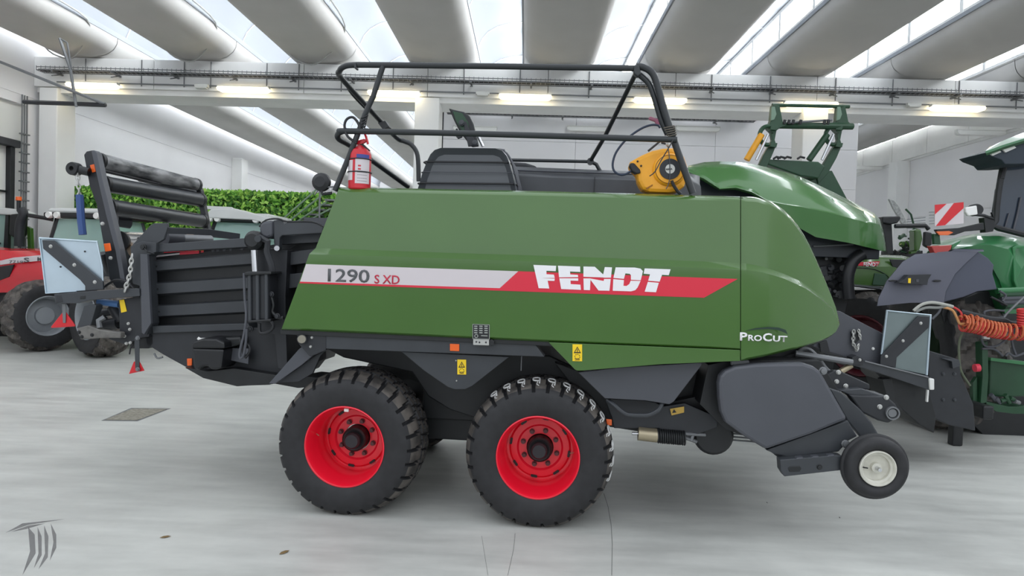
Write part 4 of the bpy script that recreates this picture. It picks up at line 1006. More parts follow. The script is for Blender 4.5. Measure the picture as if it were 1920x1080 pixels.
plate(BF, 'pickup_guard', sh, 0.0, .10, LGREY, BL, bevel=.022, label='large smooth grey guard over the pickup')
plate(BF, 'pickup_guard_lower', c6((300, 782), (694, 638), (740, 715), (700, 735), (650, 790), (400, 815), (340, 800)), .05, .06, GREY, BL, bevel=.008)
plate(BF, 'pickup_shield', c6((600, 480), (660, 500), (760, 590), (810, 650), (852, 722), (760, 725), (690, 640)), .16, .05, GREY, BL, bevel=.01)
bolts(BF, c6((683, 752), (575, 400)), .03, .022, STEEL, BL)
# support wheel arm and wheel
o = plate(BF, 'wheel_arm', c6((366, 828), (640, 806), (672, 812), (672, 878), (388, 910), (370, 880)), -.03, .09, GREY, BL, bevel=.006, label='slotted grey support wheel arm')
plate(BF, 'arm_slot', c6((404, 868), (414, 860), (462, 858), (471, 870), (462, 886), (412, 888)), -.033, .01, BLACK, o)
bolts(BF, c6((556, 863),), -.031, .016, BLACK, o)
for k in range(3): plate(BF, 'arm_notch', c6((450 + k * 75, 818 - k * 6), (480 + k * 75, 816 - k * 6), (475 + k * 75, 826 - k * 6), (440 + k * 75, 828 - k * 6)), -.033, .05, LGREY, o)
plate(BF, 'arm_gusset', c6((310, 780), (400, 750), (440, 815), (370, 828)), .08, .05, DGREY, BL)
swc = P(1648, 880, -.13)
sw_me = tyre_mesh(.226, .118, .15, 20, .0, 'flot', 64)
sw = link('support_wheel', sw_me, BL, (swc.x, -.13, swc.z), label='small smooth black support wheel with cream rim')
sw.data.materials[1] = RUB
b = MB(); b.lathe([(.122, .02), (.120, .008), (.114, .006), (.108, .014), (.104, .03), (.090, .036), (.088, .06), (.060, .066), (.032, .066), (.032, .03), (.001, .03)], 40); o = b.obj('rim', RIMW, sw, smooth=True)
b = MB(); b.lathe([(.001, -.02), (.012, -.02), (.014, -.01), (.014, .03), (.022, .032), (.022, .06)], 16); b.obj('hub', CHR, sw, smooth=True)
b = MB(); b.cyl((-.09, .03, -.0), (-.055, .045, -.008), .005, n=6); b.obj('valve_stem', BLACK, sw)
# drawbar tubes
tube(BF, 'drawbar_tube', [c6((440, 315))[0] + (.35,), c6((715, 358))[0] + (.35,)], .022, STEEL, BL, n=10)
plate(BF, 'drawbar_plate', c6((590, 420), (625, 398), (655, 400), (700, 420), (800, 465), (800, 490), (770, 490), (660, 500), (620, 480)), .3, .06, DGREY, BL, bevel=.008)
bolts(BF, c6((649, 407), (684, 473), (640, 452)), .295, .014, BOLT, BL)
tube(BF, 'front_hose', [c6(p)[0] + (.4,) for p in ((450, 340), (460, 305), (500, 292), (545, 330), (590, 390), (620, 410))], .014, STEEL, BL, smooth=4)
tube(BF, 'front_hose', [c6(p)[0] + (.42,) for p in ((380, 345), (440, 330), (520, 350), (570, 400), (590, 430))], .02, HOSE, BL, smooth=4)
plate(BF, 'hitch_top', c6((650, 493), (760, 485), (850, 515), (880, 520), (800, 530), (700, 515)), .22, .2, GREY, BL, bevel=.008)
plate(BF, 'hitch_jaw', c6((700, 515), (880, 522), (925, 560), (945, 600), (930, 630), (890, 652), (840, 640), (760, 600)), .2, .09, DGREY, BL, bevel=.012, label='dark hitch jaw with round ring')
b = MB(); c_ = P(*c6((912, 605))[0], .18); b.lathe([(.038, .0), (.048, .0), (.05, .04), (.036, .04)], 24, c_, closed=True); b.lathe([(.001, .01), (.03, .01), (.03, .05)], 16, c_); b.obj('hitch_ring', STEEL, BL, smooth=True)
bolts(BF, c6((848, 573), (880, 528)), .195, .014, BOLT, BL)
plate(BF, 'latch_bar', c6((135, 350), (215, 347), (222, 368), (130, 372)), .1, .04, STEEL, BL)
cylp(BF, 'red_hub', c6((300, 345))[0] + (.6,), c6((400, 315))[0] + (.6,), .05, M('dull_red', (110, 30, 40), .5), BL)
# wedge body dark behind pickup
plate(BF, 'pickup_body', c6((20, 370), (120, 350), (560, 350), (640, 480), (760, 640), (640, 720), (350, 770), (100, 680), (-20, 560)), .2, 1.8, BLACK, BL)
plate(BF, 'nose_underside', [(1380, 655), (1560, 600), (1540, 640), (1480, 668), (1380, 690)], .45, 1.5, BLACK, BL)

# ================================================================ things on the baler
# fire extinguisher
E = empty('fire_extinguisher', BF, label='red fire extinguisher with white label strapped to the handrail post', cat='extinguisher')
e0, e1 = P(673, 352, .18), P(677, 279, .18)
er = (P(693, 320, .18).x - P(652, 320, .18).x) / 2; ec = P(673, 320, .18).x
b = MB(); zb, zt = P(673, 356, .18).z, P(673, 275, .18).z
b.lathe([(.001, zb), (er * .9, zb), (er, zb + .01), (er, zt - .06), (er * .85, zt - .025), (er * .4, zt), (er * .3, zt + .012), (.001, zt + .012)], 32, (ec, .2, 0), ax='z'); b.obj('cylinder', M('extinguisher_red', (196, 30, 44), .3), E, smooth=True)
def wrap(z0, z1, a0, a1, mat, name, par):
    b = MB(); n = 14; vs = []
    for i in range(n + 1):
        a = a0 + (a1 - a0) * i / n
        for z in (z0, z1): vs.append((ec + math.sin(a) * (er + .0015), .2 - math.cos(a) * (er + .0015), z))
    b.add(vs, [(2 * i, 2 * i + 2, 2 * i + 3, 2 * i + 1) for i in range(n)]); return b.obj(name, mat, par, smooth=True, fix=False)
zz = lambda y: P(673, y, .2).z
lb = wrap(zz(346), zz(301), -.1, 1.25, WHT, 'label', E); wrap(zz(340), zz(303), -1.2, -.35, WHT, 'label', E)
wrap(zz(300), zz(292), .0, 1.2, M('label_blue', (60, 70, 140), .5), 'label', E)
for y in (312, 318): wrap(zz(y + 3), zz(y), .15 + (y - 312) * .0, .4, M('label_red', (190, 50, 60), .5), 'label', E)
for y in (325, 330, 336, 341):
    b = wrap(zz(y + .8), zz(y), .1, 1.0, LGREY, 'label', E)
for y in (300, 324):
    b = MB(); b.tube([(ec + math.sin(a) * (er + .004), .2 - math.cos(a) * (er + .004), zz(y)) for a in [2 * PI * k / 24 for k in range(24)]], .0045, 6, closed=True); b.obj('strap', BLACK, E, smooth=True)
b = MB(); b.cyl((ec, .2, zt), (ec, .2, zt + .05), .014, n=12); b.obj('valve', BRASS, E)
plate(BF, 'handle', [(665, 265), (682, 260), (690, 263), (678, 270), (668, 271)], .18, .03, M('extinguisher_red'), E); plate(BF, 'trigger', [(674, 270), (680, 269), (693, 281), (691, 284)], .18, .03, BLACK, E)
tube(BF, 'extinguisher_hose', [(684, 250, .17), (688, 262, .17), (690, 270, .17)], .009, RFR, E)
# hose reel
HF = Frame(0, 5.0, 4.2); HF.o = BF.o + BF.T * .28
H = empty('hose_reel', HF, label='yellow round air hose reel hanging from the right handrail post', cat='hose reel')
c4 = crop(960, 90, 1 / 3.6)
rc_ = HF.P(*c4((1062, 822))[0], 0); R0 = HF.P(*c4((1170, 822))[0], 0).x - rc_.x + .012
sn = c4((1085, 672), (1020, 675), (950, 690), (870, 725), (800, 765), (785, 790), (800, 815), (845, 850), (850, 900), (880, 960), (930, 975), (1060, 980), (1120, 970), (1165, 935), (1185, 870), (1188, 800), (1165, 730), (1120, 685))
plate(HF, 'housing', sn, .0, .18, YOR, H, bevel=.03)
b = MB(); b.lathe([(R0 * .98, .03), (R0 * .96, -.005), (R0 * .9, -.02), (R0 * .84, -.028), (R0 * .835, -.022), (R0 * .80, -.022), (R0 * .795, -.03), (R0 * .5, -.034), (.001, -.034)], 56, (rc_.x, 0, rc_.z)); b.obj('side_cover', YOR, H, smooth=True)
for fr_ in (.82,):
    b = MB(); b.tube([(rc_.x + math.cos(a) * R0 * fr_, -.029, rc_.z + math.sin(a) * R0 * fr_) for a in [2 * PI * k / 48 for k in range(48)]], .0022, 5, closed=True); b.obj('groove_shade', M('reel_shadow', (150, 96, 24), .6), H)  # shade of the cover groove, put in as a darker amber ring
b = MB(); b.lathe([(R0 * .60, -.030), (R0 * .59, -.042), (R0 * .30, -.044), (.001, -.044)], 48, (rc_.x, 0, rc_.z)); b.obj('hub_disc', M('reel_black', (40, 42, 46), .5), H, smooth=True)
b = MB(); b.lathe([(R0 * .275, -.043), (R0 * .27, -.048), (.001, -.049)], 32, (rc_.x, 0, rc_.z)); b.obj('badge', M('badge_silver', (206, 206, 200), .35), H, smooth=True)
text(HF, 'badge_lettering', 'RECA', c4((1040, 822))[0][0], c4((1040, 826))[0][1], 3.4, -.051, BLACK, H, w_px=12, bold=.02, rot=.12)
plate(HF, 'hose_outlet', c4((790, 790), (800, 775), (825, 775), (865, 820), (870, 845), (840, 850), (810, 832)), -.012, .08, BLACK, H, bevel=.012)
plate(HF, 'vent', c4((905, 945), (948, 920), (950, 928), (908, 955)), -.006, .006, M('reel_shadow'), H, bevel=0); bolts(HF, c4((848, 765), (872, 795)), -.006, .006, BLACK, H)
tube(HF, 'hose', [c4(p)[0] + (.02,) for p in ((1000, 540), (985, 522), (940, 520), (880, 540), (810, 585), (750, 640), (700, 710), (680, 780), (690, 830), (730, 855), (770, 850), (810, 825))], .0085, M('hose_blue_black', (38, 50, 70), .5), H, smooth=4)
tube(HF, 'hanging_cord', [c4(p)[0] + (-.055,) for p in ((1052, 660), (1062, 740), (1066, 860), (1055, 920), (1040, 952))], .0035, LGREY, H, smooth=3)
tube(HF, 'supply_hose', [c4(p)[0] + (-.05,) for p in ((1078, 895), (1090, 925), (1120, 970), (1140, 985))], .012, HOSE, H, smooth=3)
for a_, c_ in (((1052, 650), (1010, 640)), ((920, 695), (1005, 625))): tube(HF, 'reel_bracket', [c4(a_)[0] + (.1,), c4(c_)[0] + (.13,)], .008, DGREY, H)
bolts(HF, c4((1054, 650), (1118, 665), (1188, 895)), .08, .014, BOLT, H)
plate(HF, 'air_gun', c4((922, 470), (935, 460), (975, 475), (1000, 480), (1002, 515), (975, 520), (965, 495), (925, 482)), .05, .03, M('air_gun_pink', (150, 90, 110), .4), H, bevel=.006)

# ================================================================ tractors on the left
def simple_wheel(par, c, R, W, fr_, rim, lugs=18, name='wheel', rot=0.0, h=.045):
    me = tyre_mesh(R, R * .56, W, lugs, h, 'ag', 132)
    o = link(name, me, par, c, (0, 0, rot))
    b = MB(); b.lathe([(R * .57, .03), (R * .55, .012), (R * .52, .03), (R * .49, .10), (R * .47, W * .4), (R * .25, W * .35), (R * .24, W * .25), (.001, W * .25)], 32)
    b.obj('rim', rim, o, smooth=True); return o
RIMG = M('rim_grey', (142, 146, 150), .4)
TF = Frame(-8.3, 13.2, 8)
T1 = empty('red_tractor', TF, label='red tractor with white number stripe at the left edge behind the marker board', cat='tractor')
c_ = TF.P(92, 596, 0); simple_wheel(T1, (c_.x, .0, .70), .70, .62, TF, RIMG, rot=1.15, lugs=16)
c_ = TF.P(158, 600, -.5); simple_wheel(T1, (c_.x, -.5, .76), .76, .62, TF, RIMG, rot=-.45, lugs=16)
cB = crop(0, 240, .4352)
bn = [[(-120, 452, .9), (-120, 458, .5), (-120, 480, .3), (-120, 510, .25), (-120, 548, .3)], [(-40, 458, .9), (-40, 464, .5), (-40, 486, .3), (-40, 515, .25), (-40, 550, .3)], [(20, 466, .9), (20, 470, .5), (20, 488, .3), (20, 516, .25), (20, 548, .3)], [(76, 466, .9), (76, 470, .5), (76, 486, .3), (76, 512, .25), (76, 532, .3)], [(170, 468, .9), (170, 472, .5), (170, 486, .3), (170, 506, .25), (170, 528, .3)]]
skin(TF, 'bonnet', bn, REDM, T1, solid=.03)
plate(TF, 'number_stripe', cB((0, 572), (60, 558), (175, 548), (175, 572), (60, 582), (0, 590)), .24, .01, WHT, T1, bevel=0)
text(TF, 'number', '7719', 17, 493.5, 5.5, .228, TXT, T1, w_px=26); text(TF, 'number', 'S', 44.5, 492, 9, .228, TXT, T1, w_px=10, bold=.02); text(TF, 'number', 'M', 70, 489, 7, .228, TXT, T1, w_px=8, bold=.02)
plate(TF, 'grille', cB((-60, 605), (60, 588), (40, 640), (0, 655), (-60, 670)), .24, .02, BLACK, T1)
plate(TF, 'chassis', [(-100, 545), (80, 528), (240, 540), (240, 610), (100, 600), (-100, 585)], .5, .8, BLACK, T1)
plate(TF, 'fender', [(150, 500), (200, 490), (235, 520), (245, 560), (225, 545), (195, 520), (160, 520)], .1, .5, DGREY, T1)
def cab(fr, par, x0, x1, yt, yb, t, dep, roofm, gm=GLASS, pill=BLACK):
    """a cab: four pillars, panes, overhanging roof with work lamps"""
    A, B_ = fr.P(x0, yb, t), fr.P(x1, yb, t); zt = fr.P(x0, yt, t).z; zb_ = A.z
    w = B_.x - A.x
    pil = []
    for sx, sy in ((0, 0), (1, 0), (0, 1), (1, 1)):
        xb = A.x + w * sx; xt = A.x + w * (.10 + .80 * sx); yb_ = t + dep * sy; yt_ = t + dep * (.08 + .84 * sy)
        b = MB(); b.tube([(xb, yb_, zb_), (xt, yt_, zt - .12)], .045, 6); b.obj('pillar', pill, par)
    q = lambda sx, sy, top: Vector((A.x + w * ((.10 + .80 * sx) if top else sx), t + dep * ((.08 + .84 * sy) if top else sy), zt - .12 if top else zb_ + .05))
    for a_, b2 in (((0, 0), (1, 0)), ((1, 0), (1, 1)), ((1, 1), (0, 1)), ((0, 1), (0, 0))):
        mk('pane', [q(*a_, 0), q(*b2, 0), q(*b2, 1), q(*a_, 1)], [(0, 1, 2, 3)], gm, par, solid=.008)
    b = MB(); b.box((A.x - .02 * w, t - .08, zt - .10), (B_.x + .02 * w, t + dep + .08, zt)); b.obj('roof_underside', pill, par, bevel=.03)
    b = MB(); b.box((A.x + .01, t - .02, zt - .02), (B_.x - .01, t + dep, zt + .09)); b.obj('roof', roofm, par, bevel=.05)
    for k in range(4):
        xx = A.x + w * (.08, .2, .8, .92)[k]
        b = MB(); b.lathe([(.001, -.03), (.06, -.03), (.07, 0), (.07, .05), (.001, .06)], 16, (xx, t - .1, zt - .06)); b.obj('work_lamp', WHP, par, smooth=True)
    b = MB(); b.box((A.x, t, zb_ - .9), (B_.x, t + dep, zb_ + .06)); b.obj('cab_floor', pill, par, bevel=.03)
    b = MB(); b.box((A.x + w * .35, t + dep * .45, zb_), (A.x + w * .65, t + dep * .6, zb_ + .65)); b.box((A.x + w * .35, t + dep * .2, zb_), (A.x + w * .65, t + dep * .6, zb_ + .15)); b.obj('seat', BLACK, par, bevel=.04)
cab(TF, T1, 88, 212, 398, 476, .95, 1.15, CABW)
b = MB(); A = TF.P(106, 392, 1.1); B_ = TF.P(205, 392, 1.1)
b.box((A.x, 1.1, A.z - .05), (B_.x, 1.9, A.z + .03)); b.obj('roof_hatch', CABW, T1, bevel=.02)
tube(TF, 'mirror_arm', [(55, 404, .9), (80, 408, .9), (100, 412, 1.0)], .04, BLACK, T1)
# tractor at the very left edge
T0F = Frame(-10.8, 15.5, 0)
T0 = empty('black_cab_tractor', T0F, label='partly seen tractor with black exhaust and orange beacon at far left edge', cat='tractor')
plate(T0F, 'cab_roof', [(-4, 388), (30, 392), (44, 398), (40, 404), (-4, 402)], 0, .45, CABW, T0, bevel=.03)
plate(T0F, 'cab_side', [(-4, 402), (12, 402), (8, 470), (-4, 470)], 0.08, .3, GLASS, T0, bevel=0)
plate(T0F, 'cab_pillar', [(10, 402), (16, 402), (14, 470), (6, 470)], .05, .1, BLACK, T0)
plate(T0F, 'filter_box', [(18, 402), (36, 400), (34, 440), (26, 446), (16, 440)], -.1, .3, BLACK, T0, bevel=.03)
tube(T0F, 'exhaust', [(36, 462, -.1), (38, 420, -.1), (44, 402, -.1), (40, 392, -.1)], .10, DGREY, T0, n=14, smooth=3)
plate(T0F, 'green_pillar', [(50, 424), (57, 428), (59, 470), (52, 470)], .1, .1, GREEN, T0)
cylp(T0F, 'beacon', (35, 376, 0), (35, 369, 0), .06, ORG, T0); cylp(T0F, 'beacon_stem', (35, 396, 0), (35, 376, 0), .04, BLACK, T0)
plate(T0F, 'bonnet', [(-6, 468), (60, 466), (66, 480), (66, 640), (-6, 640)], .1, .35, BLACK, T0, bevel=.05)
tube(T0F, 'mirror_arm', [(40, 400, -.1), (60, 404, -.1), (78, 409, -.1)], .03, BLACK, T0)
b = MB(); p = T0F.P(-4, 470, .1); b.box((p.x, .12, 0), (p.x + 1.0, .45, .6)); b.obj('lower_body', BLACK, T0)
# tractor with white roof behind the chamber
T2F = Frame(-6, 15.2, 0)
T2 = empty('white_roof_tractor', T2F, label='tractor with white cab roof and teal windows behind the baler chamber', cat='tractor')
cab(T2F, T2, 386, 505, 405, 470, 0, 1.5, CABW)
plate(T2F, 'roof_slope', [(385, 402), (395, 392), (440, 391), (480, 402), (524, 412), (515, 420), (470, 412), (385, 408)], -.15, .6, CABW, T2, bevel=.02)
plate(T2F, 'roof_grid', [(388, 386), (432, 388), (442, 394), (384, 392)], -.1, .1, CABW, T2)
plate(T2F, 'engine_hood', [(300, 470), (505, 470), (505, 560), (300, 560)], .2, 1.0, REDM, T2, bevel=.05)
b = MB(); A = T2F.P(330, 560, .2); b.box((A.x, .3, .3), (A.x + 2.0, 1.2, A.z + .1)); b.obj('chassis', BLACK, T2)
c_ = T2F.P(330, 560, .0); simple_wheel(T2, (c_.x, -.1, .75), .75, .45, T2F, RIMG); c_ = T2F.P(490, 560, .0); simple_wheel(T2, (c_.x, -.1, .75), .75, .45, T2F, RIMG)

# ================================================================ machines behind, right
GF = Frame(3.6, 8.4, 4)
GM = empty('green_machine', GF, label='green machine with long rounded bonnet shell standing behind the baler', cat='farm machine')
HT = [(1285, 312), (1320, 304), (1360, 302), (1400, 305), (1450, 316), (1500, 331), (1550, 354), (1600, 379), (1640, 400), (1652, 414), (1658, 440), (1662, 470)]
HC = [(1285, 335), (1400, 365), (1430, 373), (1520, 388), (1580, 402), (1624, 414), (1650, 420), (1662, 471)]
HB = [(1285, 340), (1320, 352), (1348, 357), (1380, 353), (1405, 358), (1450, 386), (1500, 428), (1520, 443), (1590, 455), (1662, 472)]
cols = []
for x in (1290, 1320, 1350, 1380, 1410, 1440, 1470, 1500, 1530, 1560, 1590, 1620, 1640, 1650, 1656, 1661):
    yT, yc, yb = interp(HT, x), interp(HC, x), interp(HB, x)
    if x < 1300: yb = yT + 12
    elif x < 1350: yb = yT + 12 + (x - 1300)
    yc = min(max(yc, yT + 3), yb - 2) if yb > yT + 6 else (yT + yb) / 2
    e = 0 if x < 1600 else ((x - 1600) / 61) ** 2 * .4
    cols.append([(x, yT + 4, 1.7), (x, yT + 1, .9 + e), (x, yT, .45 + e), (x, yT + (yc - yT) * .3, .18 + e), (x, yc, .03 + e), (x, yc + min(3, (yb - yc) / 2), 0 + e), (x, yb, .03 + e)])
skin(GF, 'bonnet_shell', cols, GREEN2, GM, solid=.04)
plate(GF, 'inner_frame', [(1285, 314), (1300, 316), (1350, 350), (1380, 345), (1420, 362), (1520, 434), (1650, 462), (1648, 486), (1560, 482), (1500, 480), (1285, 480)], .35, 1.2, M('engine_blue_black', (24, 32, 40), .4), GM)
plate(GF, 'body', [(1200, 470), (1600, 478), (1590, 560), (1560, 700), (1200, 700)], .6, 1.3, BLACK, GM)
b = MB(); p = GF.P(1300, 500, .6); b.box((p.x, .8, 0), (p.x + 1.3, 1.8, p.z)); b.obj('pedestal', BLACK, GM)
random.seed(3)
for k in range(34):
    x, y = random.uniform(1535, 1600), random.uniform(475, 560); dx, dy = random.uniform(-14, 14), random.uniform(-6, 6)
    m_ = random.choice([BLACK, BLACK, DGREY, CHR, STEEL, HOSE])
    cylp(GF, 'engine_pipe', (x, y, .45), (x + dx, y + dy, .5), random.uniform(.012, .05), m_, GM, n=10)
for k in range(4): plate(GF, 'engine_block', [(1538 + k * 15, 500 + k * 5), (1552 + k * 15, 498 + k * 5), (1553 + k * 15, 522 + k * 3), (1539 + k * 15, 524 + k * 3)], .48, .2, DGREY, GM)
tube(GF, 'air_duct', [(1592, 560, .3), (1590, 520, .3), (1600, 490, .3), (1618, 476, .3)], .07, HOSE, GM, n=12, smooth=4)
tube(GF, 'frame_edge', [(1525, 462, .33), (1600, 458, .33)], .012, STEEL, GM)
# green tractor with loader
KF = Frame(5.5, 11.3, 0)
K = empty('loader_tractor', KF, label='green tractor with raised front loader arms standing behind the rounded bonnet', cat='tractor')
skin(KF, 'bonnet', [[(1598, 481, .6), (1600, 484, .1), (1597, 500, 0), (1590, 534, .02)], [(1640, 478, .6), (1640, 482, .1), (1640, 500, 0), (1640, 536, .02)], [(1690, 479, .6), (1690, 484, .12), (1690, 500, .03), (1688, 538, .05)], [(1722, 486, .7), (1722, 492, .3), (1722, 505, .25), (1720, 540, .25)]], GREEN, K, solid=.03)
plate(KF, 'bonnet_decal', [(1600, 492), (1650, 490), (1645, 499), (1600, 498)], -.01, .01, REDT, K, bevel=0)
text(KF, 'bonnet_lettering', 'FENDT', 1619, 499.5, 8, -.014, WHT2, K, w_px=28, bold=.03)
plate(KF, 'bonnet_grille', [(1668, 486), (1698, 487), (1690, 503), (1674, 500)], .015, .02, BLACK, K); plate(KF, 'bonnet_grille', [(1640, 512), (1660, 514), (1670, 530), (1664, 536), (1636, 534)], -.005, .02, DGREEN, K)
tube(KF, 'bonnet_line', [(1606, 502, -.005), (1640, 505, -.005), (1665, 518, 0.01), (1668, 534, .02)], .008, SEAL, K, smooth=3)
skin(KF, 'front_fender', [[(1560, 545, -.3), (1560, 545, .2)], [(1575, 537, -.3), (1575, 536, .2)], [(1600, 534, -.3), (1600, 532, .2)], [(1650, 540, -.3), (1650, 536, .2)], [(1668, 548, -.3), (1668, 544, .2)]], GREY, K, solid=.03)
c_ = KF.P(1612, 612, -.35); simple_wheel(K, (c_.x, -.35, .86), .86, .5, KF, M('rim_dark_red', (84, 18, 30), .5), rot=-.9)
plate(KF, 'chassis', [(1560, 545), (1760, 540), (1760, 640), (1560, 640)], .3, .7, BLACK, K)
# cab pillars / mirror / roof bits seen right of the shell
plate(KF, 'cab_roof', [(1655, 406), (1688, 405), (1690, 409), (1684, 418), (1670, 421), (1655, 418)], .2, 1.0, BLACK, K, bevel=.03)
plate(KF, 'cab_pillar', [(1655, 418), (1672, 420), (1675, 476), (1664, 476)], .25, .12, BLACK, K)
tube(KF, 'mirror_arm', [(1678, 424, .1), (1735, 423, .1), (1741, 430, .1)], .035, BLACK, K); plate(KF, 'mirror', [(1735, 434), (1748, 436), (1748, 458), (1742, 466), (1733, 460)], .0, .08, BLACK, K, bevel=.02)
plate(KF, 'rear_cover', [(1716, 430), (1728, 430), (1731, 448), (1725, 470), (1716, 472)], .3, .2, GREEN, K, bevel=.03)
# loader arms
c5 = crop(1280, 0, 1 / 3)
LT = 0.0
for xo, t in ((0, 0.0), (123, 0.9)):
    plate(KF, 'loader_boom', [(1414 + xo * .95, 330), (1432 + xo, 290), (1448 + xo, 262), (1444 + xo, 240), (1452 + xo, 228), (1458 + xo, 236), (1453 + xo, 262), (1456 + xo, 272), (1446 + xo, 296), (1432 + xo * .98, 325), (1424 + xo * .9, 345)], t * .3, .10, DGREEN, K, bevel=.01)
    plate(KF, 'boom_head', [(1449 + xo, 196), (1462 + xo, 198), (1468 + xo, 228), (1476 + xo, 235), (1462 + xo, 240), (1450 + xo, 250), (1440 + xo, 240), (1446 + xo, 225)], t * .3 - .05, .14, DGREEN, K, bevel=.008)
    plate(KF, 'boom_head_face', [(1447 + xo * 1.0, 200), (1453 + xo, 200), (1456 + xo, 214), (1452 + xo, 224), (1446 + xo, 226)], t * .3 - .08, .04, M('pale_green', (120, 146, 126), .5), K)  # paler green plate on the boom head
    b = MB(); c_ = KF.P(1438 + xo, 255, t * .3); rr = [(c_.x + math.cos(a) * .13, t * .3 - .04, c_.z + math.sin(a) * .15) for a in [PI * .45 + PI * 1.1 * k / 12 for k in range(13)]]
    b.tube(rr, .035, 8); b.obj('loader_link', DGREEN, K, smooth=True)
    cylp(KF, 'loader_ram', (1400 + xo * .95, 300, t * .3 - .05), (1428 + xo, 252, t * .3 - .05), .05, YOR if xo == 0 else DGREEN, K); cylp(KF, 'ram_rod', (1418 + xo, 300, t * .3 - .1), (1440 + xo, 252, t * .3 - .1), .022, CHR, K)
    for k in range(2): plate(KF, 'boom_lug', [(1446 + xo, 268 + k * -32), (1458 + xo, 268 + k * -32), (1456 + xo, 276 + k * -32), (1444 + xo, 275 + k * -32)], t * .3 - .1, .12, DGREEN, K)
tube(KF, 'top_bar', [(1448, 197, 0), (1592, 200, .27)], .03, DGREEN, K); tube(KF, 'cross_tube', [(1462, 235, 0), (1598, 237, .27)], .055, DGREEN, K, n=10)
tube(KF, 'top_bar_lit', [(1480, 230, -.05), (1560, 225, .1)], .018, STEEL, K)
plate(KF, 'loader_crossbeam', [(1438, 298), (1535, 303), (1548, 312), (1535, 335), (1500, 330), (1430, 305)], .05, .3, DGREEN, K, bevel=.02)
for x in (1450, 1470, 1495, 1458): tube(KF, 'loader_hose', [(x, 298, 0), (x + 6, 294, 0), (x + 14, 296, 0)], .018, HOSE, K)
for x in (1470, 1478, 1486, 1500, 1545, 1552): cylp(KF, 'coupler', (x, 233, -.05), (x + 2, 225, -.05), .025, BLACK, K, n=8)
plate(KF, 'loader_post', [(1500, 320), (1560, 320), (1640, 470), (1590, 480)], .3, .2, DGREEN, K)
# field machine far behind (tedder)
FF = Frame(7.5, 14.5, 0)
FT = empty('hay_tedder', FF, label='folded hay tool with silver tines and green guards in the far gap', cat='farm machine')
plate(FF, 'silver_guard', [(1667, 373), (1676, 376), (1686, 388), (1698, 412), (1702, 425), (1694, 424), (1684, 405), (1676, 392)], 0, .06, M('chequer', (150, 152, 150), .4, noise=.3, nscale=20), FT)
tube(FF, 'hoop', [(1698, 392, 0), (1708, 402, 0), (1714, 425, 0), (1714, 470, 0)], .02, DGREEN, FT)
for k in range(5):
    b = MB(); b.tube([FF.P(1700, 412 + k * 4, 0), FF.P(1735, 408 + k * 5, 0)], .008, 4); b.obj('tine', STEEL, FT)
    b = MB(); b.tube([FF.P(1742, 398 + k * 5.5, 0), FF.P(1760, 397 + k * 5.5, 0)], .008, 4); b.obj('tine', STEEL, FT)
random.seed(11)
for k in range(14):
    x, y = random.uniform(1674, 1712), random.uniform(432, 478); a = random.uniform(-1, 1)
    cylp(FF, 'strut', (x, y, .2), (x + 14 * math.cos(a), y + 14 * math.sin(a) + 6, .3), random.choice([.02, .04, .06]), random.choice([DGREEN, BLACK, GREEN, BLACK]), FT, n=8)
plate(FF, 'guard', [(1716, 428), (1726, 430), (1728, 452), (1718, 474), (1708, 476), (1713, 455)], .1, .1, GREEN, FT)
plate(FF, 'stand', [(1670, 470), (1730, 470), (1735, 700), (1665, 700)], .4, .4, BLACK, FT)

# second implement with marker board (behind the nose)
IF = Frame(3.3, 6.9, 0)
I = empty('grey_implement', IF, label='dark grey implement with zinc marker board and chain beyond the green nose', cat='farm machine')
cI = crop(1470, 560, .27778)
plate(IF, 'side_plate', cI((340, 80), (380, 85), (560, 180), (650, 225), (760, 300), (740, 440), (700, 450), (540, 430), (300, 360), (200, 320), (200, 200)), .1, .06, LGREY, I, bevel=.006)
plate(IF, 'flat_bar', cI((240, 300), (290, 280), (312, 365), (450, 400), (450, 415), (300, 385), (250, 360)), .05, .03, BLACK, I)
bolts(IF, cI((602, 338),), .095, .012, WHP, I)
chain(IF, 'hook_chain', [cI((470, 225))[0] + (.06,), cI((465, 300))[0] + (.06,), cI((490, 345))[0] + (.06,), cI((500, 320))[0] + (.06,)], .007, BOLT, I, .024)
plate(IF, 'chain_plate', cI((450, 220), (520, 215), (520, 260), (490, 300), (460, 300)), .085, .01, BLACK, I)
chain(IF, 'hook_chain', [cI((505, 220))[0] + (.07,), cI((515, 265))[0] + (.07,)], .006, BOLT, I, .02)
plate(IF, 'swing_bar', c6((600, 325), (720, 345), (780, 352), (950, 395), (1085, 432), (1108, 440), (1108, 490), (1085, 492), (960, 450), (780, 390), (700, 370), (600, 340)), .0, .09, GREY, I, bevel=.006)
plate(IF, 'bar_clamp', c6((715, 335), (740, 325), (768, 340), (768, 372), (715, 372)), -.04, .12, DGREY, I); bolts(IF, c6((752, 347),), -.045, .012, BOLT, I)
tube(IF, 'bar_edge', [c6((775, 353))[0] + (-.01,), c6((1080, 430))[0] + (-.01,)], .008, STEEL, I)
cylp(IF, 'swing_ram', c6((660, 402))[0] + (.05,), c6((710, 372))[0] + (.05,), .03, BRASS, I)
plate(IF, 'lamp_block', c6((1086, 436), (1112, 438), (1112, 492), (1090, 492)), -.02, .1, WHP, I, bevel=.01); plate(IF, 'lamp_strip', c6((1078, 490), (1086, 492), (1082, 550), (1074, 550)), .0, .03, WHP, I)
o = plate(IF, 'marker_board', c6((882, 112), (1092, 132), (1075, 420), (865, 375), (856, 300)), .03, .012, ZDARK, I, label='dull zinc board with a pale edge')
tube(IF, 'board_rim', [c6((856, 320))[0] + (.03,), c6((882, 110))[0] + (.03,), c6((1092, 130))[0] + (.03,), c6((1073, 420))[0] + (.03,)], .012, ZINC, o)
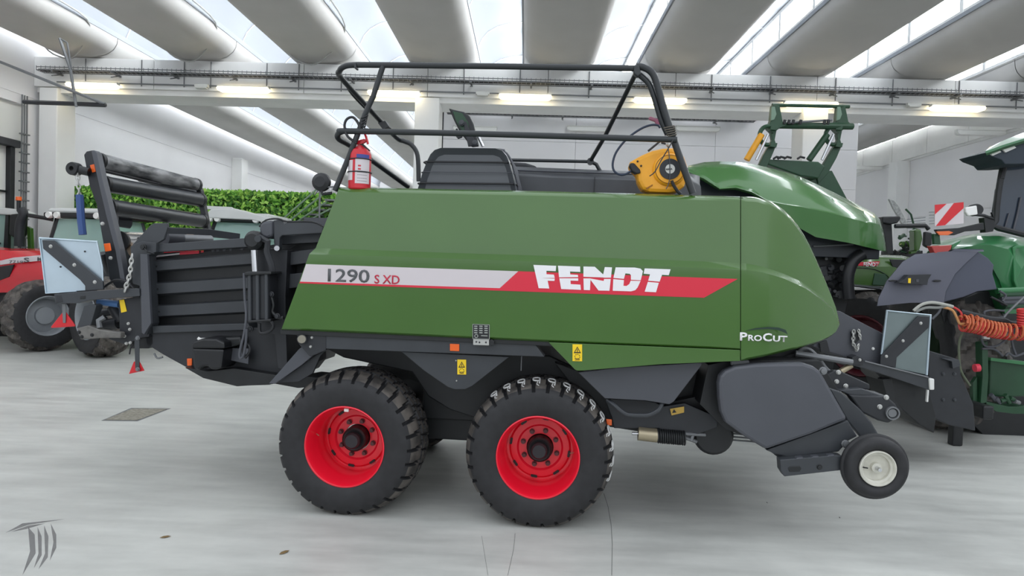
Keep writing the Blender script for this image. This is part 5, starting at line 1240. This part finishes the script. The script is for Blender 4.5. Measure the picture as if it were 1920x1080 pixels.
plate(IF, 'board_brace', c6((1035, 135), (1088, 138), (1085, 190), (930, 335), (925, 385), (850, 370), (852, 330)), -.0, .02, DGREY, I)
bolts(IF, c6((1046, 170), (960, 255), (880, 330)), -.003, .012, BOLT, I)
plate(IF, 'lower_frame', c6((820, 400), (1085, 480), (1120, 620), (1110, 700), (1040, 660), (960, 590), (900, 540), (870, 450)), .15, .4, BLACK, I, bevel=.01)
plate(IF, 'lower_bracket', c6((860, 440), (910, 440), (920, 540), (960, 590), (920, 600), (880, 520)), .1, .1, BLACK, I)
plate(IF, 'rear_body', c6((1080, 300), (1230, 345), (1240, 420), (1300, 560), (1310, 690), (1180, 660), (1090, 620), (1085, 490)), .3, .5, DGREY, I, bevel=.01)
plate(IF, 'rear_lug', c6((1150, 340), (1230, 345), (1238, 375), (1200, 390), (1195, 355)), .25, .06, GREY, I)
plate(IF, 'back_frame', c6((620, 320), (860, 380), (1080, 420), (1080, 500), (880, 430), (700, 380)), .5, .5, BLACK, I)
bolts(IF, c6((1155, 415), (1210, 415), (1155, 540), (1210, 540)), .29, .014, GREY, I)
tube(IF, 'top_hose', [c6(p)[0] + (.3,) for p in ((1010, 110), (1050, 80), (1100, 70), (1160, 80), (1200, 90))], .016, M('hose_sleeve', (168, 168, 160), .5), I, smooth=4)
tube(IF, 'top_hose', [c6(p)[0] + (.32,) for p in ((1020, 115), (1070, 95), (1130, 95), (1170, 85))], .014, M('hose_sleeve2', (140, 142, 138), .5), I, smooth=4)
tube(IF, 'top_hose', [c6(p)[0] + (.32,) for p in ((1100, 150), (1130, 120), (1140, 100))], .012, LGREY, I, smooth=4)
b = MB(); p = IF.P(1795, 760, 1.25); b.box((p.x - .06, 1.2, 0), (p.x + .06, 1.32, p.z)); b.box((p.x - .06, .7, p.z - .05), (p.x + .06, 1.32, p.z + .1)); b.obj('foot', BLACK, I, bevel=.02)
plate(IF, 'under_frame', [(1560, 610), (1640, 650), (1700, 700), (1690, 720), (1600, 680), (1540, 640)], .4, .5, BLACK, I)

# right green tractor
JF = Frame(5.9, 8.0, 0)
J = empty('green_tractor', JF, label='big green tractor with grey rear fender and dark cab at the right edge', cat='tractor')
ex = crop(1520, 380, .20833)
# grey fender, wraps over the wheel: outer face + top
fo = ex((600, 930), (612, 860), (690, 700), (830, 530), (940, 465), (1060, 460))
fi = ex((1200, 900), (1215, 800), (1300, 640), (1400, 540), (1510, 440), (1560, 440))
cols = [[(a[0], a[1], .05), (a[0] * .5 + c[0] * .5, a[1] * .5 + c[1] * .5 - 3, -.02), (c[0], c[1], .0)] for a, c in zip(fo, fi)]
skin(JF, 'fender', cols, M('fender_grey', (92, 94, 106), .45), J, solid=.03, smooth=True, label='broad grey rear fender')
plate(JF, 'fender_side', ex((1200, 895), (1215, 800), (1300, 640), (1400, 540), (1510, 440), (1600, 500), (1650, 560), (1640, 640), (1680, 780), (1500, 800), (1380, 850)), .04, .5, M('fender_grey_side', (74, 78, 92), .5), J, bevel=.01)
o = plate(JF, 'fender_socket', ex((845, 690), (880, 650), (1090, 645), (1060, 690), (1050, 740), (850, 730), (790, 722)), -.10, .1, DGREY, J)
plate(JF, 'socket_mark', ex((880, 680), (903, 680), (900, 725), (878, 723)), -.105, .01, YEL, o, bevel=0)
plate(JF, 'socket_mark', ex((950, 690), (975, 690), (973, 715), (950, 713)), -.105, .01, LGREY, o, bevel=0)
for cx_ in (745, 1140): plate(JF, 'fender_slot', ex((cx_ - 40, 703), (cx_ - 10, 694), (cx_ + 30, 696), (cx_ + 42, 704), (cx_ + 10, 712), (cx_ - 20, 712)), -.03, .04, BLACK, J)
# green body above
skin(JF, 'body_cover', [[ex(p)[0] + (t,) for p, t in c] for c in (
    [((1050, 470), .2), ((1060, 440), .15), ((1100, 380), .3), ((1150, 350), .7)],
    [((1290, 470), .15), ((1290, 420), .12), ((1330, 330), .3), ((1370, 300), .7)],
    [((1500, 445), .2), ((1500, 380), .15), ((1500, 300), .3), ((1520, 275), .7)],
    [((1600, 520), .3), ((1620, 380), .2), ((1700, 300), .4), ((1720, 275), .8)],
    [((1700, 700), .3), ((1780, 420), .2), ((1860, 330), .4), ((1880, 310), .8)],
    [((1760, 900), .3), ((1900, 600), .2), ((1990, 420), .4), ((1990, 330), .8)])], JGREEN, J, solid=.03)
plate(JF, 'inner_body', ex((1560, 440), (1700, 400), (2000, 380), (2000, 1000), (1750, 1000), (1680, 800)), .35, 1.0, JGREEN, J)
plate(JF, 'panel_frame', ex((1820, 400), (1850, 385), (1990, 385), (1990, 405), (1860, 410), (1845, 430), (1850, 680), (1880, 780), (1860, 790), (1830, 700)), .2, .05, JGREEN, J, bevel=.008)
o = plate(JF, 'tail_lamp', ex((1085, 388), (1275, 380), (1265, 420), (1225, 455), (1120, 460)), .0, .1, M('tail_lamp_red', (170, 66, 62), .2), J, bevel=.01)
plate(JF, 'lamp_bezel', ex((1275, 378), (1360, 335), (1340, 365), (1270, 425)), .05, .06, JGREEN, J)
# cab
gl = ex((1660, 200), (1680, -60), (1700, -320), (2000, -340), (2000, 310), (1700, 245))
plate(JF, 'cab_glass', [(1868, 424), (1872, 380), (1881, 310), (1990, 300), (1990, 452), (1930, 442)], .4, .02, DGLASS, J, bevel=0)
tube(JF, 'cab_frame', [(1881, 308, .38), (1872, 360, .38), (1867, 415, .38), (1872, 428, .38), (1990, 456, .38)], .035, BLACK, J, n=8, smooth=2)
tube(JF, 'cab_handle', [(1884, 312, .36), (1880, 325, .36), (1878, 335, .36)], .03, HOSE, J)
plate(JF, 'cab_seat', [(1893, 345), (1912, 340), (1925, 360), (1925, 400), (1900, 410), (1885, 398), (1890, 370)], .6, .3, M('seat_dark', (40, 48, 58), .6), J, bevel=.05)
tube(JF, 'cab_curtain', [(1900, 432, .385), (1908, 400, .385), (1914, 370, .385)], .012, LGREY, J); tube(JF, 'cab_curtain', [(1884, 428, .385), (1892, 400, .385)], .008, LGREY, J)
skin(JF, 'cab_roof', [[(1847, 284, .0), (1855, 276, .3), (1870, 270, .6)], [(1880, 272, .0), (1885, 262, .3), (1900, 256, .6)], [(1925, 258, .0), (1925, 250, .3), (1930, 244, .6)], [(1990, 238, .0), (1990, 232, .3), (1990, 228, .6)]], JGREEN, J, solid=.05)
plate(JF, 'roof_underside', [(1848, 286), (1925, 262), (1990, 244), (1990, 302), (1905, 308), (1885, 308), (1878, 300), (1856, 292)], .05, .5, M('roof_dark', (38, 48, 58), .6), J, bevel=.01)
for q_ in ([(1857, 288), (1874, 281), (1878, 285), (1862, 292)], [(1878, 278), (1898, 270), (1906, 277), (1886, 286)]): plate(JF, 'roof_lamp', q_, .03, .04, LAMPB, J)
# warning board, arm and lamps
o = plate(JF, 'warning_board', [(1753, 384), (1806.5, 379), (1807, 419), (1753, 424)], -.05, .01, WHT, J, bevel=0, label='red and white striped warning board')
for q_ in ([(1753, 384), (1775, 382), (1753, 402)], [(1789, 380.6), (1806.8, 379), (1806.9, 390), (1772, 422.3), (1755, 424)]): plate(JF, 'board_stripe', q_, -.054, .004, RFR, o, bevel=0)
plate(JF, 'board_arm', [(1755, 430), (1800, 427), (1845, 417), (1846, 431), (1810, 434), (1790, 441), (1762, 440)], -.03, .06, BLACK, J, bevel=.008)
plate(JF, 'indicator_lamp', [(1755, 434), (1780, 433), (1788, 436), (1778, 441), (1762, 441)], -.045, .02, M('indicator_orange', (225, 110, 60), .3), J)
plate(JF, 'board_post', [(1751, 438), (1762, 440), (1764, 458), (1752, 458)], .0, .05, DGREEN, J)
plate(JF, 'bracket', [(1845, 408), (1862, 404), (1866, 424), (1862, 434), (1848, 436)], .0, .1, BLACK, J); tube(JF, 'bracket_tube', [(1826, 402, 0), (1845, 404, 0), (1862, 410, 0), (1860, 398, 0)], .018, BLACK, J)
b = MB(); c_ = JF.P(1835, 393, 0); b.lathe([(.001, -.0), (.055, .0), (.07, .03), (.07, .1), (.001, .14)], 20, c_); b.obj('work_lamp', BLACK, J, smooth=True)
plate(JF, 'work_lamp_lens', [(1810, 389), (1832, 385), (1834, 402), (1816, 405), (1811, 398)], -.03, .05, WHP, J, bevel=.012)
# wheel seen from behind, hitch, frame pieces
c_ = JF.P(1800, 660, .9); jw = simple_wheel(J, (c_.x + .25, 1.15, .98), .98, .7, JF, M('rim_green_yellow', (60, 80, 60), .5), rot=PI / 2, lugs=22)
plate(JF, 'hitch_cover', ex((1200, 900), (1380, 850), (1500, 800), (1660, 790), (1700, 1000), (1600, 1300), (1250, 1250), (1180, 1000)), .5, .3, BLACK, J, bevel=.02)
cj = crop(1680, 540, .27778)
plate(JF, 'hitch_post', cj((580, 370), (620, 360), (625, 600), (612, 790), (570, 795), (585, 600)), .0, .12, DGREEN, J)
plate(JF, 'hitch_fin', cj((520, 640), (548, 600), (552, 770), (520, 770)), .05, .06, DGREEN, J)
plate(JF, 'rear_box', cj((640, 470), (900, 500), (900, 730), (760, 740), (630, 730)), .15, .5, DGREEN, J, bevel=.02)
plate(JF, 'rear_box_lip', cj((640, 470), (900, 500), (900, 525), (640, 492)), .1, .06, JGREEN, J)
plate(JF, 'lower_rail', cj((545, 780), (620, 800), (680, 835), (800, 850), (900, 850), (900, 800), (760, 800), (620, 770)), .0, .2, DGREEN, J)
for k in range(6): cylp(JF, 'coupler', cj((640 + k * 32, 720 + (k % 3) * 22))[0] + (0,), cj((670 + k * 32, 755 + (k % 2) * 20))[0] + (.02,), .025, random.choice([DGREEN, LGREY, DGREEN, STEEL]), J, n=10)
plate(JF, 'dark_backing_plate', [(1790, 560), (1990, 540), (1990, 790), (1850, 800), (1800, 770)], 1.6, .4, BLACK, J)  # added black plate, darkens the bright gaps behind the tractor
plate(JF, 'under_body', cj((520, 800), (900, 850), (900, 1000), (600, 1000), (500, 900)), .8, .6, BLACK, J)
for k in range(5): cylp(JF, 'green_pipe', cj((680 + k * 12, 20 + k * 26))[0] + (.1,), cj((900, 10 + k * 28))[0] + (.1,), .035, random.choice([DGREEN, JGREEN, LGREY]), J, n=10)
for pts, m_ in ((((600, 190), (600, 160), (660, 150), (730, 155)), LGREY), (((610, 190), (640, 205), (720, 195)), LGREY), (((570, 320), (600, 390), (680, 390), (740, 350)), LGREY), (((580, 410), (650, 410), (690, 430), (720, 460)), LGREY), (((720, 210), (760, 160), (864, 60)), STEEL), (((740, 460), (760, 440), (800, 460), (864, 440)), LGREY), (((780, 350), (790, 400), (810, 450)), LGREY), (((460, 290), (430, 350), (425, 450), (440, 560), (500, 660)), M('cable_green', (96, 104, 84), .6)),
                (((700, 20), (740, 50), (720, 90)), LGREY), (((640, 60), (700, 90), (750, 120)), HOSE)):
    tube(JF, 'hydraulic_hose', [cj(p)[0] + (-.02,) for p in pts], .013, m_, J, smooth=5)
tube(JF, 'hose_sleeve', [cj(p)[0] + (-.06,) for p in ((430, 165), (520, 185), (620, 210), (720, 220), (780, 245), (900, 235))], .042, HOSE, J, n=10, smooth=4)
cylp(JF, 'red_knob', cj((530, 540))[0] + (-.05,), cj((560, 538))[0] + (-.05,), .045, M('knob_red', (220, 60, 80), .4), J)
plate(JF, 'white_cap', cj((592, 318), (640, 318), (636, 348), (594, 345)), -.02, .06, WHP, J, bevel=.01)
# the coiled orange line: its own flexible hoses hanging from the tractor
def coil(path, r, turns, rt, mat, name, par, ph=0, n=10):
    P_ = catmull([JF.P(*p) for p in path], 12); L_ = len(P_); pts = []
    N = turns * n
    for i in range(N + 1):
        u = i / N * (L_ - 1); k = min(int(u), L_ - 2); c = P_[k].lerp(P_[k + 1], u - k); d = (P_[k + 1] - P_[k]).normalized()
        up = Vector((0, 0, 1)); s1 = d.cross(up).normalized(); s2 = s1.cross(d); a = 2 * PI * i / n + ph
        pts.append(c + (s1 * math.cos(a) + s2 * math.sin(a)) * r)
    b = MB(); b.tube(pts, rt, 5); return b.obj(name, mat, par, smooth=True)
cp = [cj((450, 235))[0] + (-.2,), cj((540, 250))[0] + (-.2,), cj((640, 275))[0] + (-.2,), cj((740, 290))[0] + (-.2,), cj((900, 300))[0] + (-.2,)]
coil(cp, .085, 16, .012, OHOSE, 'coiled_cable', J); coil([(x, y + 3, t) for x, y, t in cp], .075, 13, .012, RHOSE, 'coiled_cable', J, ph=2)
coil([cj((440, 225))[0] + (-.22,), cj((500, 215))[0] + (-.22,), cj((560, 230))[0] + (-.22,)], .06, 4, .010, OHOSE, 'coiled_cable', J, ph=1)
coil([cj((855, 140))[0] + (-.2,), cj((858, 260))[0] + (-.2,)], .05, 8, .012, RHOSE, 'coiled_cable', J)
tube(JF, 'coiled_cable', [cj(p)[0] + (-.2,) for p in ((320, 130), (380, 150), (410, 200), (430, 240), (460, 240))], .014, M('cable_tan', (206, 150, 96), .5), J, smooth=5)
tube(JF, 'coiled_cable', [cj(p)[0] + (-.2,) for p in ((330, 110), (400, 135), (440, 170), (440, 215))], .012, RHOSE, J, smooth=5)
